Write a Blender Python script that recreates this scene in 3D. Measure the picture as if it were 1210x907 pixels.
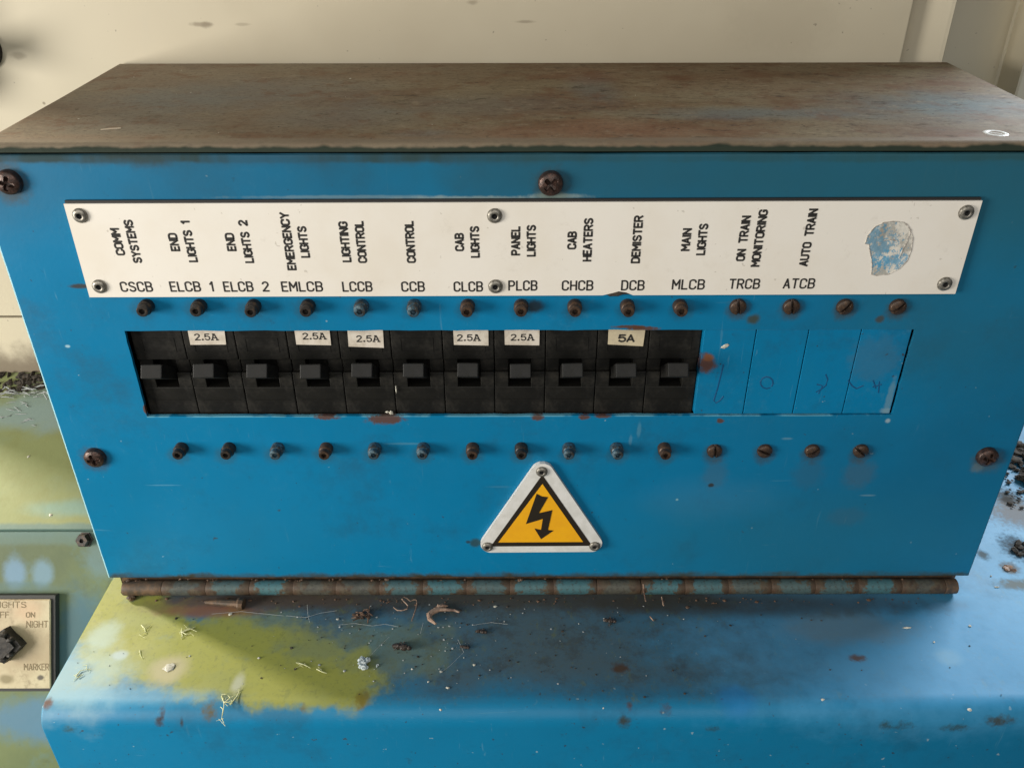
import bpy, bmesh, math, random
from mathutils import Vector, Matrix
random.seed(7)
PI = math.pi
for o in list(bpy.data.objects): bpy.data.objects.remove(o)
scn = bpy.context.scene
COL = scn.collection

# ------------------------------------------------------------------ camera
CAM = Vector((-0.0031890, -0.3578906, 0.3434053)); PITCH, YAW, ROLL, FPX = 0.54125807, 0.00104325, -0.00162141, 1005.877
Fv = Vector((math.sin(YAW)*math.cos(PITCH), math.cos(YAW)*math.cos(PITCH), -math.sin(PITCH)))
R0 = Vector((math.cos(YAW), -math.sin(YAW), 0)); U0 = R0.cross(Fv)
Rv = R0*math.cos(ROLL)+U0*math.sin(ROLL); Uv = -R0*math.sin(ROLL)+U0*math.cos(ROLL)
cd = bpy.data.cameras.new('camera'); cam = bpy.data.objects.new('camera', cd); COL.objects.link(cam)
m = Matrix.Identity(4)
for i in range(3): m[i][0], m[i][1], m[i][2], m[i][3] = Rv[i], Uv[i], -Fv[i], CAM[i]
cam.matrix_world = m
cd.sensor_width = 36; cd.lens = 36*FPX/1210; cd.clip_start = .01; cd.clip_end = 50
scn.camera = cam
scn.render.resolution_x, scn.render.resolution_y = 1024, 767
scn.view_settings.view_transform = 'Standard'; scn.view_settings.look = 'None'
scn.view_settings.exposure = 0; scn.view_settings.gamma = 1

# ------------------------------------------------------------------ light: the cab's windows and an added fill
w = bpy.data.worlds.new('World'); scn.world = w; w.use_nodes = True
w.node_tree.nodes['Background'].inputs[0].default_value = (.92, .95, 1, 1)
w.node_tree.nodes['Background'].inputs[1].default_value = .10
def lamp(name, loc, target, sx, sy, power, color):
    l = bpy.data.lights.new(name, 'AREA'); l.shape = 'RECTANGLE'; l.size = sx; l.size_y = sy
    l.energy = power; l.color = color
    o = bpy.data.objects.new(name, l); COL.objects.link(o); o.location = loc
    o.rotation_euler = (Vector(target)-Vector(loc)).to_track_quat('-Z', 'Y').to_euler()
    return o
lamp('side_window_light', (-1.0, -.50, .22), (0, 0, .05), .42, .45, 14.5, (1, .95, .86))
lamp('left_windscreen_light', (-.95, .40, .50), (-.2, 0, 0), .07, .08, 12.5, (1, .90, .70))
lamp('right_windscreen_light', (.95, .62, .62), (.2, -.05, 0), .55, .45, 18, (.86, .94, 1))
lamp('front_fill_light', (-.1, -1.25, .85), (0, .05, .08), 1.6, 1.0, 10.5, (1, .97, .91))  # added soft fill from behind the camera, no real source

# ------------------------------------------------------------------ helpers
def ray(px, py): return Fv + Rv*((px-605)/FPX) - Uv*((py-453.5)/FPX)
def ony(px, py, y=0.0):
    d = ray(px, py); return CAM + d*((y-CAM.y)/d.y)
def onz(px, py, z=0.0):
    d = ray(px, py); return CAM + d*((z-CAM.z)/d.z)
def onplane(px, py, p0, n):
    d = ray(px, py); return CAM + d*((p0-CAM).dot(n)/d.dot(n))

def link(name, me, mat=None, parent=None):
    o = bpy.data.objects.new(name, me); COL.objects.link(o)
    if mat is not None and not me.materials: me.materials.append(mat)
    if parent: o.parent = parent
    return o
def obj(name, bm, mat, parent=None, smooth=False):
    me = bpy.data.meshes.new(name)
    bmesh.ops.recalc_face_normals(bm, faces=bm.faces)
    bm.to_mesh(me); bm.free()
    if smooth: me.shade_smooth()
    return link(name, me, mat, parent)
def tag(o, label=None, cat=None, group=None, kind=None):
    if label: o['label'] = label
    if cat: o['category'] = cat
    if group: o['group'] = group
    if kind: o['kind'] = kind
    return o
def empty(name, loc, label=None, cat=None, group=None):
    o = bpy.data.objects.new(name, None); COL.objects.link(o); o.location = loc; o.empty_display_size = .01
    return tag(o, label, cat, group)
def place(o, loc):           # child of an un-rotated empty: give world position
    o.location = Vector(loc) - (o.parent.location if o.parent else Vector((0, 0, 0)))
    return o
def center(o):
    """put a mesh object's origin in the middle of its geometry, keep it where it is"""
    vs = o.data.vertices; c = Vector((0, 0, 0))
    for v in vs: c += v.co
    c /= len(vs); o.data.transform(Matrix.Translation(-c)); o.location = c
    if o.parent: 
        o.location = c - wloc(o.parent)
    return o
def wloc(o):
    v = o.location.copy()
    while o.parent: v += o.matrix_parent_inverse.translation; o = o.parent; v += o.location
    return v
def box(bm, x0, x1, y0, y1, z0, z1, bev=0, seg=2):
    b = bmesh.new(); bmesh.ops.create_cube(b, size=1)
    for v in b.verts:
        v.co = Vector((x0 if v.co.x < 0 else x1, y0 if v.co.y < 0 else y1, z0 if v.co.z < 0 else z1))
    if bev: bmesh.ops.bevel(b, geom=list(b.edges), offset=bev, segments=seg, affect='EDGES', profile=.5)
    join(bm, b); return bm
def join(bm, b):
    me = bpy.data.meshes.new('tmp'); b.to_mesh(me); b.free(); bm.from_mesh(me); bpy.data.meshes.remove(me)
def lathe(bm, prof, n=24, axis='Y', inner=None):
    """prof: (r, h) from outside to middle; h goes towards -Y"""
    rings = []
    for k, (r, h) in enumerate(prof):
        ring = []
        for i in range(n):
            a = 2*PI*i/n; rr = r
            if inner and k >= inner:                      # six-sided socket
                s = (a % (PI/3)) - PI/6; rr = r*math.cos(PI/6)/math.cos(s)
            ring.append(bm.verts.new((rr*math.cos(a), -h, rr*math.sin(a))))
        rings.append(ring)
    for a, b in zip(rings, rings[1:]):
        for i in range(n): bm.faces.new((a[i], a[(i+1) % n], b[(i+1) % n], b[i]))
    bm.faces.new(rings[-1]); bm.faces.new(rings[0])
    return bm
def head(bm, R, H, rings=14, n=56, cut=None):
    """domed screw head, its drive recess pressed in; looks to -Y"""
    prev = None
    base = [bm.verts.new((R*math.cos(2*PI*i/n), 0, R*math.sin(2*PI*i/n))) for i in range(n)]
    prev = base
    for k in range(rings, 0, -1):
        t = k/rings; r = R*t
        cur = []
        for i in range(n):
            a = 2*PI*i/n; x, z = r*math.cos(a), r*math.sin(a)
            h = H*(.45+.55*math.sqrt(max(0, 1-t*t*.98))) if t < 1 else H*.35
            h += random.uniform(-1, 1)*R*.006
            if cut: h -= cut(x, z, r/R)*H
            cur.append(bm.verts.new((x, -h, z)))
        for i in range(n): bm.faces.new((prev[i], prev[(i+1) % n], cur[(i+1) % n], cur[i]))
        prev = cur
    bm.faces.new(prev)
    return bm
def tube(bm, pts, r, n=6, cap=True):
    pts = [Vector(p) for p in pts]; rings = []
    up = Vector((0.13, .2, .97)).normalized()
    for i, p in enumerate(pts):
        d = (pts[min(i+1, len(pts)-1)]-pts[max(i-1, 0)]).normalized()
        s = d.cross(up); s = s.normalized() if s.length > 1e-4 else Vector((1, 0, 0)); t = d.cross(s)
        rr = r[i] if isinstance(r, (list, tuple)) else r
        rings.append([bm.verts.new(p+(s*math.cos(2*PI*k/n)+t*math.sin(2*PI*k/n))*rr) for k in range(n)])
    for a, b in zip(rings, rings[1:]):
        for k in range(n): bm.faces.new((a[k], a[(k+1) % n], b[(k+1) % n], b[k]))
    if cap: bm.faces.new(rings[0]); bm.faces.new(rings[-1])
    return bm
def blob(bm, c, rx, ry, rz, jit=.25, sub=2):
    b = bmesh.new(); bmesh.ops.create_icosphere(b, subdivisions=sub, radius=1)
    for v in b.verts:
        s = 1+random.uniform(-jit, jit)
        v.co = Vector((c[0]+v.co.x*rx*s, c[1]+v.co.y*ry*s, c[2]+v.co.z*rz*s))
    join(bm, b); return bm
def prism(bm, pts, n, depth):
    """polygon pts (3D, one plane) pushed by -n*depth"""
    n = Vector(n); top = [bm.verts.new(p) for p in pts]; bot = [bm.verts.new(Vector(p)-n*depth) for p in pts]
    bm.faces.new(top); bm.faces.new(bot[::-1])
    for i in range(len(pts)):
        j = (i+1) % len(pts); bm.faces.new((top[j], top[i], bot[i], bot[j]))
    return bm

# ------------------------------------------------------------------ materials
def S(r, g, b):
    f = lambda c: ((c/255+.055)/1.055)**2.4 if c > 10 else c/255/12.92
    return (f(r), f(g), f(b), 1)
class M:
    def __init__(s, name, base, rough=.5, metal=0, spec=.5):
        s.m = bpy.data.materials.new(name); s.m.use_nodes = True; s.t = s.m.node_tree; s.N = s.t.nodes; s.L = s.t.links
        s.b = s.N['Principled BSDF']; s.b.inputs['Metallic'].default_value = metal
        s.b.inputs['Specular IOR Level'].default_value = spec
        s.tc = s.N.new('ShaderNodeTexCoord'); s.geo = s.N.new('ShaderNodeNewGeometry')
        s.P = s.tc.outputs['Object']
        s.col = s.rgb(base); s.rgh = s.val(rough); s.bump = None; s.bstr = .3
    def rgb(s, c):
        n = s.N.new('ShaderNodeRGB'); n.outputs[0].default_value = c if len(c) == 4 else (*c, 1); return n.outputs[0]
    def val(s, v):
        n = s.N.new('ShaderNodeValue'); n.outputs[0].default_value = v; return n.outputs[0]
    def put(s, sock, x):
        if hasattr(x, 'is_linked') or hasattr(x, 'links'): s.L.new(x, sock)
        else: sock.default_value = x
    def math(s, op, a, b=0.0, clamp=False):
        n = s.N.new('ShaderNodeMath'); n.operation = op; n.use_clamp = clamp
        s.put(n.inputs[0], a); s.put(n.inputs[1], b); return n.outputs[0]
    def noise(s, scale, detail=4, rough=.55, stretch=(1, 1, 1), dist=0, off=0):
        mp = s.N.new('ShaderNodeMapping'); mp.inputs['Scale'].default_value = stretch
        mp.inputs['Location'].default_value = (off, off*.7, off*1.3); s.L.new(s.P, mp.inputs[0])
        n = s.N.new('ShaderNodeTexNoise'); n.inputs['Scale'].default_value = scale; n.inputs['Detail'].default_value = detail
        n.inputs['Roughness'].default_value = rough; n.inputs['Distortion'].default_value = dist
        s.L.new(mp.outputs[0], n.inputs['Vector']); return n.outputs['Fac']
    def ramp(s, x, a, b, lo=0.0, hi=1.0):
        n = s.N.new('ShaderNodeMapRange'); n.interpolation_type = 'SMOOTHSTEP'
        s.put(n.inputs['Value'], x); n.inputs['From Min'].default_value = a; n.inputs['From Max'].default_value = b
        n.inputs['To Min'].default_value = lo; n.inputs['To Max'].default_value = hi; return n.outputs[0]
    def mixc(s, fac, c):
        n = s.N.new('ShaderNodeMix'); n.data_type = 'RGBA'; s.put(n.inputs[0], fac); s.L.new(s.col, n.inputs[6])
        s.put(n.inputs[7], c if not isinstance(c, tuple) or len(c) == 4 else (*c, 1)); s.col = n.outputs[2]; return s
    def mixr(s, fac, v):
        n = s.N.new('ShaderNodeMix'); n.data_type = 'FLOAT'; s.put(n.inputs[0], fac); s.L.new(s.rgh, n.inputs[2])
        s.put(n.inputs[3], v); s.rgh = n.outputs[0]; return s
    def pos(s, ax):
        n = s.N.new('ShaderNodeSeparateXYZ'); s.L.new(s.P, n.inputs[0]); return n.outputs[ax]
    def spot(s, c, r, color, soft=.5, warp=.6, wscale=120, amt=1.0, rough=None):
        """stain or painted tone centred on c, radii r"""
        a = s.N.new('ShaderNodeVectorMath'); a.operation = 'SUBTRACT'; s.L.new(s.P, a.inputs[0]); a.inputs[1].default_value = c
        d = s.N.new('ShaderNodeVectorMath'); d.operation = 'DIVIDE'; s.L.new(a.outputs[0], d.inputs[0]); d.inputs[1].default_value = r
        l = s.N.new('ShaderNodeVectorMath'); l.operation = 'LENGTH'; s.L.new(d.outputs[0], l.inputs[0])
        if not hasattr(s, '_w'): s._w = {}
        if wscale not in s._w: s._w[wscale] = s.math('SUBTRACT', s.noise(wscale, 4, .65), .5)
        x = s.math('ADD', l.outputs['Value'], s.math('MULTIPLY', s._w[wscale], warp*2))
        f = s.ramp(x, 1+soft, 1-soft, 0, amt)
        s.mixc(f, color)
        if rough is not None: s.mixr(f, rough)
        return f
    def height(s, x, dist=.0004, strength=.4):
        n = s.N.new('ShaderNodeBump'); n.inputs['Distance'].default_value = dist; n.inputs['Strength'].default_value = strength
        s.L.new(x, n.inputs['Height'])
        if s.bump: s.L.new(s.bump, n.inputs['Normal'])
        s.bump = n.outputs[0]; return s
    def done(s):
        s.L.new(s.col, s.b.inputs['Base Color']); s.L.new(s.rgh, s.b.inputs['Roughness'])
        if s.bump: s.L.new(s.bump, s.b.inputs['Normal'])
        return s.m

BLUE = (.0015, .178, .365, 1); BLUE2 = (.002, .175, .345, 1); RUST = (.10, .04, .018, 1); DRUST = (.035, .018, .010, 1)
def paint(name, base=BLUE, rough=.38):
    p = M(name, base, rough, 0, .28)
    p.mixc(p.ramp(p.noise(9, 4, .6), .35, .7, 0, .55), (.003, .145, .285, 1))
    p.mixc(p.ramp(p.noise(60, 5, .6, (1, 1, .35), off=3), .5, .8, 0, .25), (.012, .175, .31, 1))
    p.mixr(p.ramp(p.noise(35, 5, .6, off=5), .4, .7, 0, .5), .52)
    p.height(p.noise(14, 2, .5), .0012, .22).height(p.noise(420, 3, .6), .00010, .4)
    # hairline scratches, hand grime
    for k, (st, of) in enumerate((((14, 1, 1), 60), ((1, 14, 14), 70), ((8, 8, .7), 80))):
        f = p.math('MULTIPLY', p.ramp(p.noise(34, 3, .75, st, .6, of), .66, .72), p.ramp(p.noise(9, 2, .5, off=of+3), .45, .6))
        p.mixc(p.math('MULTIPLY', f, .35), (.10, .27, .38, 1)); p.mixr(f, .65)
    g = p.ramp(p.noise(17, 6, .72, off=90), .50, .72, 0, .45); p.mixc(g, (.010, .075, .135, 1)); p.mixr(g, .62)
    p.mixc(p.ramp(p.noise(150, 4, .75, off=95), .62, .74, 0, .4), (.02, .055, .075, 1))
    p.mixc(p.math('MULTIPLY', p.ramp(p.noise(240, 5, .8, off=150), .50, .72), p.ramp(p.noise(20, 4, .6, off=155), .40, .7, 0, .35)), (.05, .22, .36, 1))
    p.mixc(p.ramp(p.noise(190, 3, .65, off=160), .72, .74, 0, .7), (.05, .035, .022, 1))
    # tiny chips, dots of dirt
    p.mixc(p.ramp(p.noise(330, 2, .5, off=9), .735, .76, 0, .75), DRUST)
    p.mixc(p.ramp(p.noise(260, 2, .5, off=21), .745, .77, 0, .6), (.35, .45, .48, 1))
    return p

# cover sheet
ax0_, ax1_ = -.1859, .1880
p = paint('cover_blue_paint')
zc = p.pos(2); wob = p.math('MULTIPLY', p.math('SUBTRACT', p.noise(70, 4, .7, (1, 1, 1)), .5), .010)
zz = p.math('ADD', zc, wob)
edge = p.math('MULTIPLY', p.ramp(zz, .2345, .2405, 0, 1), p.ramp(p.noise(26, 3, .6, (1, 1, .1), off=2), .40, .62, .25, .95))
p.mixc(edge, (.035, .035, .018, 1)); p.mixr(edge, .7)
lip = p.ramp(p.math('ADD', zc, p.math('MULTIPLY', p.math('SUBTRACT', p.noise(40, 4, .7, off=12), .5), .004)), .2372, .2388, 0, .85)
film_shade = p.math('MULTIPLY', p.ramp(zz, .196, .232, 0, 1), p.ramp(p.noise(9, 4, .6, off=15), .30, .66, .25, .8))  # dirt film, with the shade of the upper cover painted in
p.mixc(film_shade, (.010, .075, .125, 1)); p.mixr(film_shade, .6)
film_shade2 = p.math('MULTIPLY', p.ramp(p.pos(0), .02, .22, 0, .6), p.ramp(p.noise(12, 4, .6, off=25), .25, .6, .4, 1))  # dulling and light falloff towards the right, both in the colour
p.mixc(film_shade2, (.008, .105, .195, 1))
lip = p.math('MULTIPLY', lip, p.ramp(p.noise(24, 4, .7, (1, 1, .1), off=140), .36, .56, .35, 1))
p.mixc(lip, (.020, .036, .026, 1)); p.mixr(lip, .7)
inx = p.math('MULTIPLY', p.ramp(p.pos(0), ax0_-.0003, ax0_, 0, 1), p.ramp(p.pos(0), ax1_+.0003, ax1_, 0, 1))
lo_ = p.math('MULTIPLY', p.ramp(p.math('ABSOLUTE', p.math('SUBTRACT', p.pos(2), .1095)), .00055, .0003), inx)
lo_ = p.math('MULTIPLY', lo_, p.ramp(p.noise(45, 3, .7, (1, 1, .1), off=130), .40, .52, 0, .75)); p.mixc(lo_, (.13, .38, .50, 1))  # broken pale highlight painted along the window's lower edge
bot = p.math('MULTIPLY', p.ramp(zz, .0050, .0012, 0, 1), p.ramp(p.noise(30, 4, .6, (1, 1, .1), off=4), .40, .60, .5, 1))
p.mixc(bot, (.038, .036, .020, 1)); p.mixr(bot, .8)
# dull greenish film towards the upper right, chalky smear along the label
for px, py, rx, rz, c, a in ((1130, 215, .11, .03, (.020, .105, .135, 1), .55), (760, 200, .09, .016, (.012, .10, .15, 1), .5),
                             (840, 590, .030, .012, (.05, .20, .34, 1), .3), (1140, 350, .05, .05, (.02, .12, .17, 1), .4),
                             (970, 640, .12, .03, (.02, .15, .22, 1), .35)):
    v = ony(px, py); p.spot((v.x, 0, v.z), (rx, .1, rz), c, .7, .5, 30, a)
for px, py, rx, rz, a in ((560, 235, .030, .0012, .55), (420, 233, .05, .0008, .3), (690, 236, .02, .0006, .3), (660, 232, .012, .0011, .5)):
    v = ony(px, py); p.spot((v.x, 0, v.z), (rx, .1, rz), (.30, .37, .34, 1), .5, .9, 200, a)
# rust at window lip
for px, py, rx, rz in ((385, 493, .006, .0014), (456, 495, .009, .0030), (635, 493, .003, .0018), (690, 493, .003, .0013), (712, 492, .004, .0010),
                       (758, 388, .007, .0012), (745, 386, .008, .0008), (172, 484, .0010, .003), (851, 497, .0018, .0013)):
    v = ony(px, py); p.spot((v.x, 0, v.z), (rx, .1, rz), (.095, .036, .012, 1), .35, .9, 420, .9, .85)
# stains round the screws and stray marks
for px, py, rx, rz, c, a in (
        [(x, 366, .0052, .0050, (.05, .05, .04, 1), .65) for x in (872, 935, 998, 1061)] + [(x, 537, .0055, .0055, (.045, .05, .05, 1), .55) for x in (844, 903, 960, 1017)] +
        [(x, 366, .0055, .005, (.03, .06, .07, 1), .35) for x in (168, 231, 296, 361, 425, 488, 552, 616, 680, 743, 806)] +
        [(x, 538, .0055, .005, (.04, .07, .07, 1), .35) for x in (210, 267, 325, 383, 441, 499, 558, 616, 673, 730, 787)] +
        [(651, 220, .0075, .008, (.03, .05, .055, 1), .6), (651, 231, .006, .002, (.22, .27, .22, 1), .5), (112, 543, .0068, .007, (.06, .05, .05, 1), .6), (1167, 545, .008, .0068, (.07, .08, .07, 1), .55), (1155, 552, .003, .003, (.16, .2, .2, 1), .4),
         (10, 216, .008, .009, (.06, .06, .05, 1), .7), (94, 338, .0045, .0012, (.05, .04, .03, 1), .9), (890, 377, .0028, .0025, (.05, .05, .02, 1), .85), (1040, 377, .002, .0018, (.06, .05, .03, 1), .8),
         (840, 573, .0014, .0012, (.02, .02, .02, 1), .9), (590, 575, .006, .0005, (.10, .26, .36, 1), .2), (193, 573, .008, .0004, (.2, .4, .5, 1), .25), (80, 409, .0011, .0007, (.4, .6, .65, 1), .7),
         (1049, 497, .0013, .0012, (.42, .50, .50, 1), .6), (562, 641, .003, .003, (.03, .05, .04, 1), .8), (553, 640, .0012, .001, (.03, .03, .03, 1), .8),
         (632, 362, .004, .003, (.03, .025, .015, 1), .8), (800, 590, .0007, .0007, (.3, .5, .5, 1), .6), (930, 518, .0025, .0007, (.2, .35, .4, 1), .35), (1025, 585, .004, .0006, (.3, .4, .42, 1), .25),
         (755, 508, .001, .004, (.12, .3, .38, 1), .35), (745, 520, .0008, .003, (.16, .32, .40, 1), .3), (480, 524, .011, .0006, (.12, .28, .36, 1), .35),
         (1000, 610, .01, .006, (.08, .07, .05, 1), .15), (955, 560, .008, .009, (.05, .08, .10, 1), .25), (1015, 560, .008, .009, (.10, .08, .05, 1), .25), (845, 560, .006, .009, (.10, .08, .05, 1), .2)]):
    v = ony(px, py); p.spot((v.x, 0, v.z), (rx, .1, rz), c, .45, .55, 250, a)
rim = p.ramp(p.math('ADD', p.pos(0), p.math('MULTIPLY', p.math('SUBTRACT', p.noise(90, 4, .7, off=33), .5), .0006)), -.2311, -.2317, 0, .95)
p.mixc(rim, (.34, .60, .66, 1)); p.mixr(rim, .3)  # bright edge highlight painted down the cover's left side
rim2 = p.ramp(p.pos(0), .2560, .2565, 0, .5); p.mixc(rim2, (.14, .30, .34, 1))  # weaker painted highlight on the right edge
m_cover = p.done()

# lid: rust and dust over the old blue
p = M('rusty_lid', (.19, .138, .078, 1), .74, 0, .22)
p.mixc(p.ramp(p.noise(16, 5, .65, (.5, 1, 1)), .40, .70), (.235, .195, .120, 1))
p.mixc(p.ramp(p.noise(22, 5, .7, (.7, 1, 1), off=7), .42, .66, 0, .85), (.135, .062, .026, 1))
for px, py, rx, ry, a in ((205, 120, .035, .022, .75), (305, 110, .05, .03, .45), (150, 150, .03, .02, .35), (1135, 125, .030, .020, .8), (890, 136, .045, .010, .55), (700, 105, .012, .03, .45), (560, 125, .05, .02, .25), (500, 160, .012, .006, .5), (1060, 130, .03, .03, .35), (395, 140, .03, .02, .35)):
    v = onz(px, py, .245); p.spot((v.x, v.y, .245), (rx, ry, .1), (.115, .165, .18, 1), .8, .8, 60, a*.95)
for px, py, rx, ry, a in ((700, 158, .06, .010, .7), (720, 150, .02, .012, .7), (40, 166, .05, .006, .8), (690, 90, .02, .02, .5), (450, 90, .02, .015, .3), (1180, 165, .03, .006, .4), (840, 100, .06, .03, .3), (560, 165, .05, .006, .5)):
    v = onz(px, py, .245); p.spot((v.x, v.y, .245), (rx, ry, .1), (.24, .13, .075, 1), .7, .7, 60, a*.8)
sp = p.noise(120, 5, .78, (.7, 1, 1), off=13)
p.mixc(p.ramp(sp, .56, .70, 0, .75), (.055, .032, .018, 1))
dash = p.noise(230, 4, .8, (.30, 1, 1), off=101)
p.mixc(p.ramp(dash, .56, .66, 0, .75), (.045, .028, .016, 1))
p.mixc(p.ramp(p.noise(210, 4, .8, (.35, 1, 1), off=111), .57, .68, 0, .5), (.33, .26, .17, 1))
p.mixc(p.ramp(p.noise(190, 4, .75, (.7, 1, 1), off=31), .55, .72, 0, .5), (.30, .24, .17, 1))
gx = p.ramp(p.math('ADD', p.pos(0), p.math('MULTIPLY', p.math('SUBTRACT', p.noise(12, 4, .7, off=70), .5), .2)), -.20, .05, .55, 0)
p.mixc(gx, (.235, .20, .145, 1))
p.mixc(p.ramp(p.noise(40, 5, .75, off=75), .52, .66, 0, .5), (.15, .062, .028, 1))
p.mixc(p.ramp(p.noise(520, 4, .8, (.8, 1, 1), off=53), .50, .68, 0, .55), (.07, .05, .035, 1))
p.mixc(p.ramp(p.noise(300, 2, .5, off=17), .73, .76, 0, .8), (.03, .02, .015, 1))
yy = p.math('ADD', p.pos(1), p.math('MULTIPLY', p.math('SUBTRACT', p.noise(40, 4, .7), .5), .006))
p.mixc(p.ramp(yy, .0105, .007, 0, .6), (.22, .18, .13, 1))
p.mixc(p.ramp(p.math('ADD', p.pos(2), p.math('MULTIPLY', p.math('SUBTRACT', p.noise(45, 3, .7, off=5), .5), .004)), .2450, .2436, 0, 1), (.022, .032, .022, 1))
p.height(sp, .0005, .55).height(p.noise(40, 4, .6, (.5, 1, 1)), .0008, .3)
p.mixr(p.ramp(sp, .5, .7), .85)
m_lid = p.done()

# console
p = paint('console_blue_paint', BLUE2, .40)
up = p.N.new('ShaderNodeSeparateXYZ'); p.L.new(p.geo.outputs['Normal'], up.inputs[0])
top = p.ramp(up.outputs[2], .80, .995)
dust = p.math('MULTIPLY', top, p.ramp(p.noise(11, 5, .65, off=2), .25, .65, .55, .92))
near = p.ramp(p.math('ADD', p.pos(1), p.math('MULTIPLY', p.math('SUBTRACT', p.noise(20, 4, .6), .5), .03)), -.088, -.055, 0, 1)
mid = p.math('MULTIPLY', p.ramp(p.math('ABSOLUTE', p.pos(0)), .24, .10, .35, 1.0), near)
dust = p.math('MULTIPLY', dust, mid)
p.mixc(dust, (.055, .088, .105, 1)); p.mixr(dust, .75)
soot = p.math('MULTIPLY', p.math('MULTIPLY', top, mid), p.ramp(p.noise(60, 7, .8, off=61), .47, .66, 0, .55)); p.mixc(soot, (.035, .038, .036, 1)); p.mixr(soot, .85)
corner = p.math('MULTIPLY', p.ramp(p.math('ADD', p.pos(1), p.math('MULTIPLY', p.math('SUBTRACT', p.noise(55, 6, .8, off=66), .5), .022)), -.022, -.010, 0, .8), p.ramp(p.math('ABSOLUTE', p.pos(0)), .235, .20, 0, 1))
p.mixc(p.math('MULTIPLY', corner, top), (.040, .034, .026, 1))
grn = (.225, .235, .045, 1)
alg = p.math('MULTIPLY', top, p.ramp(p.noise(30, 6, .7, off=8), .30, .55, .72, 1))
def algae(p, c, r, a=1.0, soft=.35, warp=.8, ws=35):
    keep = p.col; p.spot(c, r, (1, 1, 1, 1), soft*.85, warp*1.15, 48, a); f = p.col.node.inputs[0].links[0].from_socket
    n = p.col.node; p.L.new(keep, n.inputs[6]); n.inputs[7].default_value = grn
    return n
G = [((150, 740), .050, .040), ((190, 775), .065, .032), ((290, 800), .075, .024), ((370, 812), .055, .020), ((260, 760), .05, .03), ((130, 705), .02, .028)]
for (px, py), rx, ry in G:
    v = onz(px, py, -.01); algae(p, (v.x, v.y, -.01), (rx*.62, ry*.62, .006), .93)
for (px, py), rx, ry, a in (((415, 800), .012, .018, .75), ((330, 775), .035, .02, .6), ((290, 745), .03, .014, .4), ((440, 770), .04, .02, .25), ((62, 870), .01, .01, .2)):
    v = onz(px, py, -.01); algae(p, (v.x, v.y, -.01), (rx, ry, .02), a)
p.mixc(p.math('MULTIPLY', top, p.ramp(p.noise(160, 5, .7, (1, .5, 1), off=40), .58, .72, 0, .45)), (.11, .13, .04, 1))
p.mixc(p.math('MULTIPLY', top, p.ramp(p.noise(420, 4, .75, off=44), .52, .70, 0, .35)), (.07, .08, .04, 1))
# painted sheen and dust at left, painted sheen at right, holes in the algae
for px, py, rx, ry, c, a in ((95, 800, .022, .020, (.30, .42, .43, 1), .6), (150, 822, .04, .005, (.14, .34, .50, 1), .35), (122, 752, .008, .009, (.33, .42, .38, 1), .7), (142, 773, .004, .003, (.34, .42, .44, 1), .8), (281, 807, .003, .006, (.36, .38, .34, 1), .6),
                             (200, 790, .009, .009, (.34, .31, .20, 1), .8), (1080, 760, .10, .06, (.08, .34, .60, 1), .5), (1180, 640, .05, .06, (.16, .40, .62, 1), .5),
                             (870, 825, .009, .007, (.006, .17, .46, 1), .45), (1120, 776, .006, .005, (.25, .42, .52, 1), .3), (1000, 740, .03, .012, (.14, .17, .17, 1), .5), (900, 715, .09, .008, (.03, .025, .015, 1), .65), (340, 708, .05, .006, (.06, .035, .02, 1), .5), (240, 716, .032, .006, (.10, .065, .045, 1), .6), (250, 722, .025, .004, (.20, .085, .045, 1), .6)):
    v = onz(px, py, -.01); p.spot((v.x, v.y, -.01), (rx, ry, .02), c, .55, .7, 60, a, .6)
# rust blooms
for px, py, rx, ry, c in ((733, 789, .0048, .0032, (.09, .045, .02, 1)), (788, 839, .0040, .0045, (.11, .045, .025, 1)), (745, 833, .0020, .0025, (.11, .045, .025, 1)), (737, 850, .0035, .004, (.05, .05, .025, 1)), (756, 843, .0014, .0016, (.20, .04, .06, 1)),
                          (1013, 777, .0050, .0022, (.15, .075, .04, 1)), (187, 843, .0020, .006, (.10, .05, .03, 1)), (190, 850, .0025, .003, (.06, .03, .02, 1)), (244, 841, .0050, .006, (.17, .12, .03, 1)), (216, 851, .001, .001, (.04, .03, .02, 1)), (55, 830, .0030, .002, (.20, .09, .05, 1)),
                          (84, 857, .004, .003, (.05, .10, .08, 1)), (857, 841, .0045, .0035, (.10, .06, .04, 1)), (841, 856, .004, .0015, (.04, .07, .05, 1)), (1065, 853, .006, .0022, (.045, .055, .02, 1)), (1127, 855, .009, .0028, (.05, .06, .018, 1)), (1180, 849, .009, .0028, (.075, .065, .025, 1)), (1045, 853, .004, .0012, (.04, .07, .05, 1)),
                          (1202, 647, .010, .010, (.03, .022, .015, 1)), (1193, 671, .0060, .0045, (.22, .17, .11, 1)), (1204, 690, .014, .004, (.24, .25, .22, 1)), (1161, 655, .004, .004, (.10, .12, .12, 1)), (1190, 588, .010, .010, (.05, .045, .035, 1)), (1200, 606, .02, .013, (.30, .28, .27, 1)), (1190, 590, .005, .004, (.02, .018, .012, 1)),
                          (428, 825, .004, .005, (.22, .17, .02, 1)), (357, 836, .003, .002, (.2, .15, .03, 1))):
    if py > 846: v = ony(px, py, -.0812)
    else: v = onz(px, py, -.01)
    c = tuple(k*.62 for k in c[:3])+(1,)
    p.spot((v.x, v.y, v.z), (rx*.8, ry if py < 825 else max(ry, .003)*.85, .006 if py < 825 else max(ry, .003)*.8), c, .65, 1.0, 380, .88, .8)
rim = p.ramp(p.math('ADD', p.pos(0), p.math('MULTIPLY', p.math('SUBTRACT', p.noise(90, 4, .7, off=33), .5), .0008)), -.2364, -.2370, 0, .8)
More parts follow.
